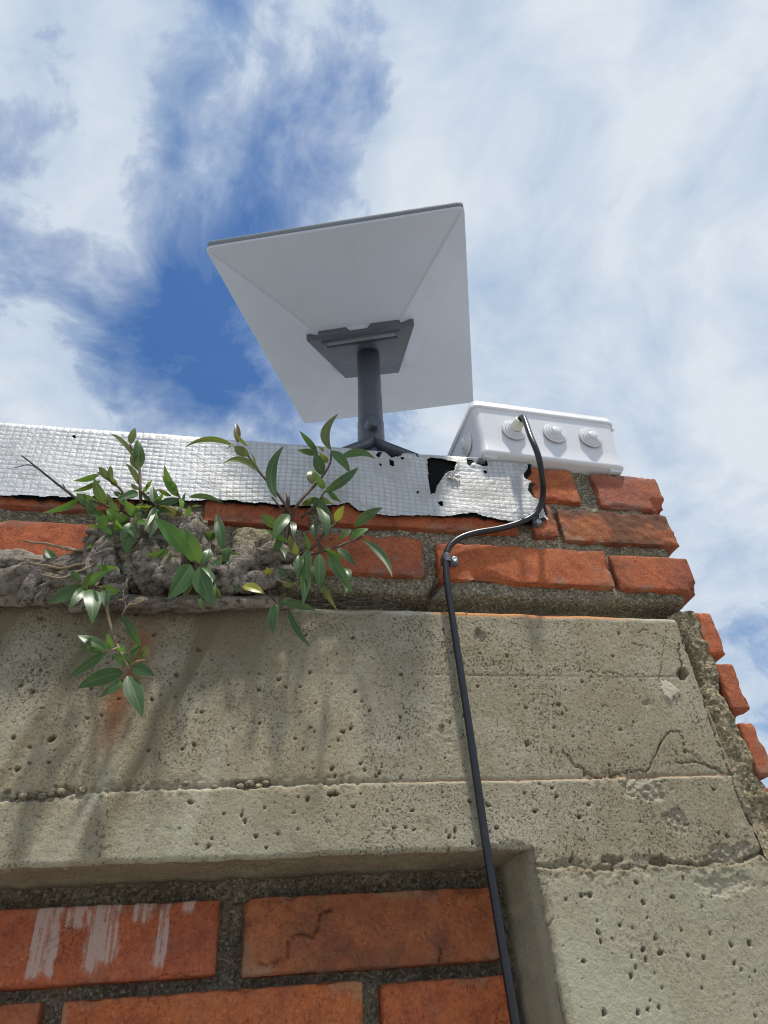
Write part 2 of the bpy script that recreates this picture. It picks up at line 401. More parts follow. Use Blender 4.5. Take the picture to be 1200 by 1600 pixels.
def make_leaf(name, dark, light, back):
    mt, t, b = mat_new(name); v = coords(t)
    oi = N(t, 'ShaderNodeObjectInfo').outputs['Random']
    c = mixc(t, oi, dark, light)
    c = mixc(t, ramp(t, noise(t, v, 70, 3, .6), [(.35, 0.), (.75, .45)]), c, back)
    ac = attr(t, 'across'); al = attr(t, 'along')
    rib = ramp(t, math_n(t, 'ABSOLUTE', ac), [(.0, 1.), (.07, 0.)])
    c = mixc(t, math_n(t, 'MULTIPLY', rib, .6), c, (.30, .36, .14))
    edge = ramp(t, math_n(t, 'ABSOLUTE', ac), [(.90, 0.), (1., .6)])
    c = mixc(t, edge, c, (.25, .30, .11))
    side = N(t, 'ShaderNodeTexWave', wave_type='BANDS', bands_direction='X', inp={'Scale': 1.0, 'Distortion': .6})
    cv = N(t, 'ShaderNodeCombineXYZ'); L(t, math_n(t, 'SUBTRACT', math_n(t, 'MULTIPLY', al, 5.0), math_n(t, 'MULTIPLY', math_n(t, 'ABSOLUTE', ac), 1.2)), cv.inputs[0])
    L(t, cv.outputs[0], side.inputs['Vector'])
    c = mixc(t, math_n(t, 'MULTIPLY', ramp(t, side.outputs[1], [(.75, 0.), (1., .22)]), 1.0), c, (.16, .24, .08))
    tip = math_n(t, 'MULTIPLY', ramp(t, math_n(t, 'ADD', al, math_n(t, 'MULTIPLY', noise(t, v, 150, 3, .6), .2)), [(1.0, 0.), (1.08, .8)]), ramp(t, oi, [(.45, 0.), (.55, 1.)], 'LINEAR'))
    c = mixc(t, tip, c, (.16, .09, .035))
    c = mixc(t, ramp(t, noise(t, v, 420, 2, .6), [(.70, 0.), (.78, .45)]), c, (.22, .20, .12))
    L(t, c, b.inputs['Base Color']); b.inputs['Roughness'].default_value = .37; b.inputs['Specular IOR Level'].default_value = .55
    bump(t, b, math_n(t, 'ADD', math_n(t, 'MULTIPLY', side.outputs[1], .25), noise(t, v, 120, 2, .5)), .2, .0006)
    tr = N(t, 'ShaderNodeBsdfTranslucent'); L(t, mixc(t, .35, c, (.30, .42, .05)), tr.inputs[0])
    ms = N(t, 'ShaderNodeMixShader', inp={0: .33}); L(t, b.outputs[0], ms.inputs[1]); L(t, tr.outputs[0], ms.inputs[2])
    L(t, ms.outputs[0], t.nodes['Material Output'].inputs[0]); return mt
def make_bark():
    mt, t, b = mat_new('root_bark'); v = coords(t)
    n1 = noise(t, v, 25, 6, .65); n2 = noise(t, v, 160, 5, .7, .8)
    c = mixc(t, ramp(t, n1, [(.3, 0.), (.7, 1.)]), (.15, .118, .088), (.40, .355, .295))
    c = mixc(t, ramp(t, n2, [(.34, .9), (.52, 0.)]), c, (.035, .024, .016))
    c = mixc(t, ramp(t, n2, [(.62, 0.), (.78, .6)]), c, (.42, .39, .34))
    L(t, c, b.inputs['Base Color']); b.inputs['Roughness'].default_value = .9; b.inputs['Specular IOR Level'].default_value = .2
    mp = N(t, 'ShaderNodeMapping'); mp.inputs['Scale'].default_value = (60, 220, 220); L(t, v, mp.inputs[0])
    fb = noise(t, mp.outputs[0], 1.0, 4, .65, .8)
    bump(t, b, math_n(t, 'ADD', math_n(t, 'ADD', n2, n1), fb), 1.0, .0035); return mt

M_con = make_concrete()
M_mor = make_mortar('grey_mortar', (.185, .155, .105), (.285, .250, .180))
M_mor_dark = make_mortar('dark_mortar', (.150, .126, .086), (.235, .205, .145))  # darker mix for the panel joints
M_mor_rough = make_mortar('rough_corner_mortar', (.24, .19, .115), (.36, .30, .20), .003)
M_mor_gap = make_mortar('brown_bed_mortar', (.13, .088, .055), (.20, .15, .10))
M_brick = make_brick('red_brick'); M_brick_lime = make_brick('lime_stained_brick', True)
M_foil = make_foil()
M_bit = simple('black_bitumen', (.006, .0055, .006), .75, 0, 60, .3, .001, .12)
M_white = simple('dish_white_plastic', (.53, .575, .655), .40, 0, 12, .03, 0, .4, ((.44, .42, .38), .30))
M_rim = simple('dish_grey_rim', (.19, .21, .235), .55, 0, 20, .05, 0, .2)
M_grey = simple('dish_dark_grey', (.085, .095, .115), .42, 0, 25, .06, .0002)
M_slot = simple('slot_black', (.03, .032, .037), .6, 0, 25, .1)
M_box = simple('junction_white_plastic', (.69, .695, .72), .36, 0, 20, .03, 0, .5, ((.50, .47, .42), .22))
M_gland = simple('cream_gland', (.72, .71, .58), .5, 0, 40, .05)
M_cable = simple('black_cable_sheath', (.011, .011, .014), .33, 0, 90, .2, .0002, .5, ((.06, .055, .05), .2))
M_clip = simple('grey_clip_plastic', (.10, .115, .13), .45, 0, 80, .1)
M_screw = simple('zinc_screw', (.55, .56, .57), .35, .9, 200, .1)
M_bark = make_bark()
M_stem = simple('stem_brown', (.085, .048, .030), .65, 0, 120, .35, .0006)
M_twig = simple('dry_twig', (.060, .048, .038), .8, 0, 120, .5, .0006)
M_stemg = simple('stem_tan', (.22, .16, .09), .7, 0, 120, .3, .0006)
M_leaf = make_leaf('leaf_dark_green', (.022, .074, .020), (.062, .138, .032), (.065, .135, .038))
M_leafb = make_leaf('leaf_bright_green', (.075, .20, .018), (.13, .27, .030), (.10, .24, .025))
M_leafo = make_leaf('leaf_olive', (.105, .125, .020), (.155, .175, .035), (.13, .10, .03))
M_leafr = make_leaf('leaf_reddish', (.105, .060, .025), (.12, .075, .030), (.09, .04, .022))
M_leafy = make_leaf('leaf_yellow', (.33, .33, .02), (.40, .38, .03), (.24, .28, .02))
M_ground = make_mortar('terrace_concrete', (.31, .30, .285), (.37, .36, .34))
M_roof = make_mortar('roof_screed', (.20, .19, .17), (.30, .28, .25))

# ------------------------------------------------------------------ ground
gx = np.linspace(-600, 600, 41); GX, GY = np.meshgrid(gx, gx)
g = link_mesh('ground', grid('ground', np.stack([GX, GY, 0 * GX], -1)), M_ground)
tag(g, 'pale concrete terrace floor in front of the wall', 'ground', kind='structure')

# ------------------------------------------------------------------ the wall
wall = empty('brick_wall')
tag(wall, 'weathered red brick wall corner with a pitted cracked concrete beam and pillar', 'wall')
def zz(z): return CZ + z * D         # heights given in units of the lens-wall distance

# --- concrete frame: beam across, pillar at the right, recessed panel at lower left
SOF, JAMB = .205, .418               # soffit height and jamb position (units of D)
RES = .00105
xs = np.arange(-.56 * D, .80 * D, RES); zs = np.arange(-.16 * D, .592 * D, RES)
X, Zr = np.meshgrid(xs, zs)
U, Wz = X / D, Zr / D
sof_line = SOF + .004 * fbm(U * 6, 0, 1, 3) + .0025 * fbm(U * 40, 3, 1, 3)
jam_line = JAMB + .006 * fbm(5, Wz * 9, 1, 3) + .003 * fbm(7, Wz * 45, 1, 2)
right_line = .786 + .004 * fbm(3, Wz * 14, 2, 3)
top_line = .590 + .003 * fbm(U * 12, 5, 2, 3)
cell = RES / D
nb = (Wz <= sof_line) & (Wz > sof_line - cell) & (U < jam_line); nj = (U <= jam_line) & (U > jam_line - cell) & (Wz < sof_line)
Zr = np.where(nb & ~nj, sof_line * D, Zr); X = np.where(nj & ~nb, jam_line * D, X); U, Wz = X / D, Zr / D
keep = ((Wz > sof_line) | (U > jam_line) | nb | nj) & (U < right_line) & (Wz < top_line)
h = .0007 * fbm(X * 9, Zr * 9, 0, 3) + .00028 * fbm(X * 70, Zr * 70, 3, 4) + .00025 * fbm(X * 300, Zr * 300, 8, 2)
px2 = lambda pts: [tuple(flat(*p)) for p in pts]
wob = .0016 * np.stack([fbm(X * 70, Zr * 70, 21, 4, .7), fbm(X * 70, Zr * 70, 31, 4, .7)])
Xw, Zw = X + wob[0] * 1.6, Zr + wob[1] * 1.6
seam1 = px2([(-400, 1040), (0, 1046), (400, 1050), (700, 1054), (1000, 1058), (1060, 1056)])
seam2 = px2([(-400, 1268), (0, 1246), (200, 1234), (400, 1226), (800, 1218), (1150, 1210)])
seam3 = px2([(802, 1366), (835, 1353), (860, 1358), (900, 1355), (945, 1361), (985, 1353), (1050, 1350), (1100, 1353), (1150, 1345), (1240, 1325)])
seam4 = px2([(990, 1372), (1003, 1410), (1020, 1465), (1033, 1520), (1050, 1600), (1070, 1700)])
zline2 = np.interp(X, [p[0] for p in seam2], [p[1] for p in seam2]); zline3 = np.interp(X, [p[0] for p in seam3], [p[1] for p in seam3])
zline1 = np.interp(X, [p[0] for p in seam1], [p[1] for p in seam1])
h += .0014 * sstep(-.001, .001, zline2 - Zr) - .0003 * sstep(-.001, .001, zline1 - Zr)
h += np.where(U > .40, .0016 * sstep(-.001, .001, zline3 - Zr), 0)
pale = np.zeros_like(X); orange = np.zeros_like(X); dirt_shade = np.zeros_like(X)
mod1 = .5 + .5 * fbm(X * 25, 3, 3, 3)
d1 = polydist(X, Zr + .0007 * fbm(X * 90, 1, 1, 3), seam1); h += -.0008 * np.exp(-(d1 / .0011) ** 2) * (mod1 * 1.6 - .3).clip(0, 1.5)
d2 = polydist(X, Zr + .0012 * fbm(X * 60, 2, 1, 3), seam2)
rag = sstep(.0, .35, fbm(X * 14, 9, 9, 3) + .35 * sstep(.0, -.2, X))
h += -.0022 * np.exp(-(d2 / .0014) ** 2) * (.5 + mod1) - .0035 * np.exp(-(d2 / .005) ** 2) * rag * (.4 + fbm(X * 260, Zr * 260, 4, 2)).clip(0, 2)
pale += .45 * np.exp(-((d2 - .0015) / .002) ** 2) * mod1; orange += .35 * np.exp(-(d2 / .0011) ** 2) * sstep(.10, .2, X) * sstep(.52, .44, X)  # sunlit lip of the seam painted orange
d3 = np.where(U > .385, polydist(X + .003 * fbm(X * 40, Zr * 40, 1, 4, .65), Zr + .006 * fbm(X * 42, Zr * 42, 2, 5, .65), seam3), 1)
h += -.0022 * np.exp(-(d3 / .010) ** 2) * np.clip(fbm(X * 240, Zr * 240, 17, 4, .7), -.4, 1)
h += -.0045 * np.exp(-(d3 / .0013) ** 2) * (.5 + .7 * fbm(X * 45, Zr * 45, 6, 2)).clip(0.15, 2) - .003 * np.exp(-(d3 / .008) ** 2) * (fbm(X * 130, Zr * 130, 7, 3) + .15).clip(-.7, 1)
dirt_shade += .28 * np.exp(-(d3 / .005) ** 2)
d4 = polydist(Xw, Zw, seam4); h += -.0014 * np.exp(-(d4 / .0016) ** 2) * (.5 + fbm(X * 70, Zr * 70, 3, 2)).clip(0, 2)
cracks = [([(1056, 962), (1068, 1000), (1085, 1042), (1102, 1092), (1118, 1150), (1140, 1207), (1160, 1262), (1195, 1335)], .0016, .012),
          ([(1062, 1005), (1060, 1020), (1066, 1046), (1070, 1064)], .0012, .010),
          ([(877, 1172), (897, 1190), (913, 1205), (943, 1216), (970, 1207), (1013, 1202), (1022, 1186), (1033, 1160), (1047, 1143), (1060, 1143), (1072, 1168)], .0010, .006),
          ([(1057, 1190), (1100, 1193), (1115, 1201), (1130, 1207)], .0010, .005),
          ([(1040, 980), (1037, 1010), (1035, 1040), (1030, 1062)], .0007, .003),
          ([(985, 988), (1010, 985), (1035, 996), (1055, 1003)], .0006, .0025), ([(985, 1004), (1010, 1010), (1035, 1022)], .0006, .0025),
          ([(587, 1272), (608, 1300), (630, 1332)], .0007, .0025), ([(1083, 1095), (1096, 1140), (1108, 1180)], .0007, .003),
          ([(815, 1400), (835, 1430), (855, 1450), (862, 1432)], .0007, .003), ([(905, 1050), (960, 1053), (1010, 1062)], .0008, .003),
          ([(500, 1265), (520, 1290)], .0006, .002), ([(160, 1210), (190, 1216)], .0008, .003)]
for pts, w_, dp in cracks:
    pp = np.array(px2(pts)); lo_, hi_ = pp.min(0) - .012, pp.max(0) + .012
    i0, i1 = np.searchsorted(xs, [lo_[0], hi_[0]]); j0, j1 = np.searchsorted(zs, [lo_[1], hi_[1]]); S = (slice(j0, j1), slice(i0, i1))
    w_ = w_ * .38 * (.55 + .9 * np.clip(.5 + 1.2 * fbm(X[S] * 60, Zr[S] * 60, dp * 1e3, 2), 0, 1)); dd = polydist(Xw[S] + wob[1][S] * 1.6 + .0014 * fbm(X[S] * 260, Zr[S] * 260, 5, 2), Zw[S] + wob[0][S] * 1.6 + .0014 * fbm(X[S] * 260, Zr[S] * 260, 9, 2), px2(pts)); h[S] += -dp * .8 * np.exp(-(dd / w_) ** 2)
    dirt_shade[S] += .2 * np.exp(-(dd / (w_ * 1.6)) ** 2)
flk = inpoly(Xw, Zw, px2([(877, 1172), (897, 1190), (913, 1205), (943, 1216), (970, 1207), (1013, 1202), (1022, 1186), (1033, 1160), (1047, 1143), (1060, 1143), (1072, 1168), (1100, 1193), (1135, 1209), (1040, 1214), (900, 1216)]))
h -= .0006 * flk
# flaked-off area below the curved crack and other rough patches
def patch(px, py, rx, ry, depth, amp, pal=0., drt=0.):
    global h, pale, dirt_shade
    c = flat(px, py); e = flat(px + rx, py); f = flat(px, py + ry)
    a_, b2 = abs(e[0] - c[0]), abs(f[1] - c[1])
    i0, i1 = np.searchsorted(xs, [c[0] - 2.2 * a_, c[0] + 2.2 * a_]); j0, j1 = np.searchsorted(zs, [c[1] - 2.2 * b2, c[1] + 2.2 * b2]); S = (slice(j0, j1), slice(i0, i1))
    if j1 <= j0 or i1 <= i0: return
    q = np.hypot((Xw[S] - c[0]) / a_, (Zw[S] - c[1]) / b2) + .75 * fbm(X[S] * 90, Zr[S] * 90, px * .1, 4, .65)
    m_ = sstep(1.05, .75, q); h[S] += -depth * m_ + amp * m_ * fbm(X[S] * 260, Zr[S] * 260, py * .1, 3, .7); pale[S] += pal * m_; dirt_shade[S] += drt * m_
patch(1007, 1228, 32, 20, .0026, .0035, .25); patch(1057, 1282, 19, 18, .0022, .0035, .15, .1); patch(1042, 1078, 16, 14, -.002, .001, .75)
patch(1066, 1052, 8, 9, .007, .004, 0, .5); patch(1012, 1100, 9, 7, .001, .003, .15); patch(955, 1342, 18, 8, .004, .005, 0, .35)
patch(1030, 1346, 18, 8, .004, .005, 0, .4); patch(890, 1349, 26, 8, .002, .003, .1); patch(750, 993, 10, 9, .0045, .003, .25); patch(747, 985, 5, 5, .003, .001, 0, .6)
patch(1150, 1335, 40, 18, .002, .003, .2, .1); patch(690, 1140, 26, 50, .0002, .0008, .10); patch(800, 1330, 34, 14, .002, .004, .15)
patch(1130, 1385, 60, 14, .0015, .002, .1); patch(40, 1246, 45, 9, .0035, .005, .25); patch(100, 1238, 20, 9, .004, .005, .1); patch(390, 1226, 35, 8, .0045, .005, .1, .2)
# honeycomb holes
holes = [(310, 1015, 6, 1.4), (80, 1154, 8, .8), (51, 1080, 5, 1), (63, 965, 5, .9), (104, 1077, 3, 1), (45, 1192, 3.6, 1), (303, 1164, 4, 1.2), (406, 1130, 4, 1.3), (315, 1112, 4, .9),
         (298, 1254, 6, .7), (552, 996, 5, 1), (521, 1241, 12, .42), (624, 1152, 4, 1), (578, 1110, 4, 1.2), (536, 1143, 5, .7), (447, 1072, 4, 1), (746, 1072, 5, .7), (703, 1128, 4, 1),
         (564, 1193, 4, 1.2), (710, 1299, 4, 1.4), (762, 1259, 5, .5), (627, 1053, 5, .8), (518, 1068, 3, 1), (469, 1072, 4, 1), (626, 1120, 4, 1), (485, 1137, 4, .8), (565, 1095, 3.5, .7), (480, 1250, 4, 1.5),
         (614, 1294, 4, .7), (400, 1307, 4, 1), (85, 1172, 3, 1), (46, 1167, 4, .8), (20, 1152, 5, .9), (186, 1002, 4, 1), (100, 995, 3, 1), (274, 1088, 3, 1), (266, 1067, 3, 1), (297, 1093, 3, 1), (232, 1172, 4, 1.2),
         (285, 1170, 4, 1), (365, 1138, 3, 1), (357, 1196, 3, 1), (405, 1052, 4, .5), (933, 1458, 5, 1), (1003, 1485, 6, .8), (1030, 1490, 6, 1), (985, 1495, 4, 1.2), (983, 1525, 5, 1.3), (942, 1582, 6, 1.1), (995, 1583, 6, 1.3), (910, 1503, 6, .8),
         (1050, 1403, 7, .6), (1003, 1410, 5, 1), (993, 1380, 6, 1), (982, 1403, 3, 1), (907, 1400, 4.5, 1.2), (1108, 1459, 4, 1), (1140, 1477, 5, 1.3), (1072, 1492, 5, 1), (1097, 1497, 5, .9), (1032, 1544, 4, 1), (1095, 1545, 3, 1),
         (1063, 1455, 3.5, 1), (1178, 1519, 3.5, 1), (1177, 1587, 4, 1), (1010, 1578, 4.5, 1.3), (1027, 1575, 4, 1.3), (1013, 1563, 3, 1), (967, 1447, 4, 1.3), (991, 1512, 4, 1.3), (1021, 1522, 3.5, 1.2), (1010, 1435, 3.5, 1), (1022, 1467, 4, 1),
         (865, 1062, 3, 1), (910, 1065, 4, 1), (885, 1110, 3.5, .8), (957, 1025, 4, 1), (940, 995, 3, 1), (970, 1140, 4, .9), (990, 1128, 4, 1), (865, 1137, 4, 1), (895, 1150, 4, 1), (870, 1245, 5, .8), (835, 1268, 6, .6),
         (905, 1277, 6, .7), (820, 1240, 5, .7), (862, 1232, 4, .7), (920, 1258, 4, 1), (1018, 1303, 3, 1), (1100, 1080, 3, 1), (952, 1195, 4, 1), (1000, 1285, 3, 1), (935, 1285, 3, 1)]
hl = [tuple(flat(a, b_)) + (r_ * .00042 * (.78 if b_ > 1370 else .9), asp) for a, b_, r_, asp in holes]
for _ in range(3800):
    hx, hz = rng.uniform(-.35, .52), rng.uniform(-.08, .40)
    if float(fbm(hx * 14, hz * 14, 77., 3)) + rng.uniform(-.45, .25) < 0: continue
    hl.append((hx, hz, .00045 + .0011 * rng.random() ** 5 * 1.4, rng.uniform(.6, 1.5)))
for hx, hz, r_, asp in hl:
    i0, i1 = np.searchsorted(xs, [hx - 4 * r_, hx + 4 * r_]); j0, j1 = np.searchsorted(zs, [hz - 5 * r_, hz + 5 * r_])
    if i1 - i0 < 1 or j1 - j0 < 1: continue
    sx_, sz_ = X[j0:j1, i0:i1], Zr[j0:j1, i0:i1]
    q = np.hypot((sx_ - hx) , (sz_ - hz) / asp) / r_ + .75 * fbm(sx_ * 420, sz_ * 420, hx * 99, 2)
    h[j0:j1, i0:i1] -= min(.0055, r_ * 1.7) * sstep(1.10, .80, q); dirt_shade[j0:j1, i0:i1] += .8 * sstep(1.05, .8, q)  # pit shade painted in along with dirt
# worn arrises
def arris(dist, r):
    t = np.clip(1 - dist / r, 0, 1); return r * (1 - np.sqrt(np.clip(1 - t * t, 0, 1)))
de = np.where(U < JAMB, (Wz - sof_line) * D, 1); dj = np.where(Wz < SOF, (U - jam_line) * D, 1)
h -= arris(np.abs(np.where(de > 0, de, 0)), .004) * (U < jam_line + .01) + arris(np.abs(np.where(dj > 0, dj, 0)), .007)
h -= arris(np.clip((top_line - Wz) * D, 0, 1), .006 + .004 * np.clip(fbm(X * 20, 5, 5, 3), -.5, 1)) + arris(np.clip((right_line - U) * D, 0, 1), .005)
# run-off and leaf-shadow fans painted dark, a rust trail, sunlit top edge painted orange
ang = math.radians(20)
Sx = X * math.cos(ang) - Zr * math.sin(ang)
st = fbm(Sx * 34, Zr * 3.2, 2, 4) * .7 + fbm(Sx * 90, Zr * 5, 6, 3) * .35
st2 = fbm(X * 26, Zr * 3, 12, 4)
leftm = sstep(.13, -.06, X)
dirt_shade += (sstep(.02, .42, st) * .62) * leftm * sstep(.13, .19, Wz * D + .02) + .30 * sstep(.05, .5, st2) * sstep(.2, .05, X) * sstep(.18 * D, .5 * D, Zr)
dirt_shade += .50 * sstep(.20, .0, X + .05 * fbm(X * 12, Zr * 12, 4, 3)) * sstep(.44 * D, .58 * D, Zr + .05 * fbm(X * 10, Zr * 10, 2, 3))  # dish's shade on the upper-left concrete painted in as brown
pale += .30 * sstep(.1, .5, -st) * leftm * sstep(.42 * D, .28 * D, Zr)  # lit gaps between the leaf-shadow fans painted pale
green = .42 * sstep(-.05, .4, fbm(X * 7, Zr * 7, 41, 3)) * sstep(.36 * D, .22 * D, Zr) + .35 * (U > .43) * (Wz < .17)
rx = flat(200, 1060)[0] + .012 * (Zr - flat(200, 1060)[1]) / .1
rust = np.exp(-((X - rx + .006 * fbm(1, Zr * 20, 4, 2)) / (.012 + .004 * fbm(2, Zr * 30, 5, 2))) ** 2) * sstep(flat(200, 1215)[1], flat(200, 1120)[1], Zr) * sstep(flat(200, 955)[1], flat(200, 1010)[1] , Zr) * (.55 + .6 * fbm(X * 60, Zr * 25, 8, 3))
rust += .14 * np.exp(-((X - flat(222, 980)[0]) / .010) ** 2) * sstep(flat(200, 1060)[1], flat(200, 990)[1], Zr) * (.5 + .8 * fbm(X * 60, Zr * 30, 9, 3))
topd = (top_line - Wz) * D
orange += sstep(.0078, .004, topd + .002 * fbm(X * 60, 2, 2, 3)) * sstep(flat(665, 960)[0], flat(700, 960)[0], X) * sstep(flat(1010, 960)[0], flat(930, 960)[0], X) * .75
pale += .6 * sstep(.009, .004, topd + .002 * fbm(X * 60, 7, 2, 3)) * (1 - np.clip(orange, 0, 1))
V = np.stack([X, D - h, Zr + CZ], -1)
kf = keep[:-1, :-1] & keep[1:, :-1] & keep[:-1, 1:] & keep[1:, 1:]
A = dict(dirt_shade=dirt_shade.clip(0, .9), rust=rust.clip(0, .85), pale=pale.clip(0, .9), orange=orange.clip(0, .95), green=green.clip(0, 1))
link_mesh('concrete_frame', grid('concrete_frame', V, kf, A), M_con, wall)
# soffit, jamb and top of the frame turning into the recess
def strip(name, P, mat, attrs=None, parent=wall, flip=False):
    return link_mesh(name, grid(name, P, None, attrs, flip), mat, parent)
zero = lambda a: {k: np.zeros(a.shape) for k in ('dirt_shade', 'rust', 'pale', 'orange', 'green')}
u_ = np.arange(-.56, .43, .0035); v_ = np.linspace(.0062, .17, 34) * D
SU, SV = np.meshgrid(u_, v_)
edge = SOF + .004 * fbm(SU * 6, 0, 1, 3) + .0025 * fbm(SU * 40, 3, 1, 3)
sz = edge * D + .0011 * fbm(SU * 40, SV * 60, 1, 3) + .0004 * fbm(SU * 150, SV * 200, 1, 2) + .0006 - .02 * np.clip(SV - .1 * D, 0, 1)
a_ = zero(SU); a_['dirt_shade'] = (.42 + .3 * fbm(SU * 9, SV * 30, 3, 3)).clip(0, .8)  # soffit toned darker, with uneven patches
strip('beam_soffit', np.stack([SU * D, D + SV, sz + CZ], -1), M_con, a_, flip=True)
w_ = np.arange(-.18, .215, .0035); v_ = np.linspace(.002, .17, 34) * D
JW, JV = np.meshgrid(w_, v_)
edge = JAMB + .006 * fbm(5, JW * 9, 1, 3) + .003 * fbm(7, JW * 45, 1, 2)
jx = edge * D + .0008 * fbm(JW * 60, JV * 60, 4, 3) - .010 * sstep(.0, .03 * D, JV) * .4
a_ = zero(JW); a_['dirt_shade'] = (.06 + .12 * fbm(JW * 25, JV * 40, 13, 4)).clip(0, .8); a_['green'] = np.full(JW.shape, .5)
strip('pillar_jamb', np.stack([jx + .001, D + JV, JW * D + CZ], -1), M_con, a_, flip=False)
u_ = np.arange(-.56, .786, .004); v_ = np.linspace(.004, .16, 20) * D
TU, TV = np.meshgrid(u_, v_)
tz = (.590 + .003 * fbm(TU * 12, 5, 2, 3)) * D - .0005 + .001 * fbm(TU * 50, TV * 50, 5, 3)
a_ = zero(TU); a_['pale'] += .3
strip('beam_top', np.stack([TU * D, D + TV, tz + CZ], -1), M_con, a_)
# far left continuation of the concrete, outside the picture
v, q = box_v((-2.2, D, zz(SOF)), (-.559 * D, D + .25, zz(.588)))
link_mesh('beam_extension', mesh_arrays('beam_extension', v, q, {k: np.full(8, .32 if k == 'dirt_shade' else 0.) for k in ('dirt_shade', 'rust', 'pale', 'orange', 'green')}), M_con, wall, False)
# solid core behind everything, and the flat roof it carries
core = [box_v((-2.2, D + .16 * D, 0.0), (.80 * D, D + .50, zz(.60))), box_v((-2.2, D + .085 * D, zz(.60)), (.82 * D, D + .50, zz(.935)))]
link_mesh('wall_core', joined('wall_core', core), M_roof, wall, False)
v, q = box_v((.43 * D, D + .012, 0.0), (.775 * D, D + .2 * D, zz(-.15)))
link_mesh('pillar_foot', mesh_arrays('pillar_foot', v, q, {k: np.zeros(8) for k in ('dirt_shade', 'rust', 'pale', 'orange', 'green')}), M_con, wall, False)
v, q = box_v((.43 * D, D + .02, zz(-.15)), (.78 * D, D + .2 * D, zz(.58)))
link_mesh('pillar_core', mesh_arrays('pillar_core', v, q), M_mor, wall, False)

# --- mortar beds
def mortar(name, x0, x1, z0, z1, y, amp, mat, freq=45, seed=0, res=.0022, fn=None):
    x_ = np.arange(x0 * D, x1 * D, res); z_ = np.arange(z0 * D, z1 * D, res)
    A_, B_ = np.meshgrid(x_, z_)
    hh = amp * (fbm(A_ * freq, B_ * freq, seed, 4) + .5 * fbm(A_ * freq * 4, B_ * freq * 4, seed + 3, 3))
    if fn is not None: hh = hh + fn(A_, B_)
    return link_mesh(name, grid(name, np.stack([A_, y * D - hh, B_ + CZ], -1)), mat, wall)
def bed_fn(A_, B_):
    # pointing under the lowest course: a lip that stands forward, then the undercut below it
    zb = B_ / D
    return -.0 - .045 * D * sstep(.632, .618, zb + .006 * fbm(A_ * 18, 2, 2, 3))
def bed_crack(A_, B_):
    r = bed_fn(A_, B_)
    for pts, w, dp in (([(690, 905), (672, 925), (650, 935), (636, 955)], .0035, .02), ([(684, 872), (690, 890), (682, 902)], .0015, .006), ([(937, 860), (945, 880), (958, 915)], .002, .006)):
        r = r - dp * np.exp(-(polydist(A_ + .002 * fbm(A_ * 80, B_ * 80, 2, 3), B_, [tuple(flat(*p)) for p in pts]) / w) ** 2)
    return r
mortar('mortar_bed', -1.40, .832, .592, .952, 1.012, .0035, M_mor, 45, 2, .0021, bed_crack)
v, q = box_v((-2.2, D + .05 * D, zz(.625)), (.826 * D, D + .10 * D, zz(.945)))
link_mesh('mortar_backing', mesh_arrays('mortar_backing', v, q), M_mor_gap, wall, False)
v, q = box_v((-2.2, D + .055 * D, zz(.585)), (.805 * D, D + .10 * D, zz(.624)))
link_mesh('gap_back', mesh_arrays('gap_back', v, q), M_mor_gap, wall, False)
mortar('panel_mortar', -.85, .46, -.60, .225, 1.135, .0032, M_mor_dark, 60, 9, .0024)
# broken rough mortar at the corner between beam and end bricks
def corner_fn(A_, B_):
    edge_ = .838 + .010 * fbm(3, B_ / D * 18, 3, 3)
    return .004 - .03 * sstep(edge_ - .012, edge_ + .004, A_ / D) - .012 * sstep(.800, .785, A_ / D) * sstep(.28, .5, B_ / D)
mortar('corner_mortar', .781, .862, -.18, .604, 1.006, .0065, M_mor_rough, 42, 14, .0018, corner_fn)
v, q = box_v((.775 * D, D + .022, zz(-.2)), (.842 * D, D + .40, zz(.598)))
link_mesh('corner_core', mesh_arrays('corner_core', v, q), M_mor_rough, wall, False)

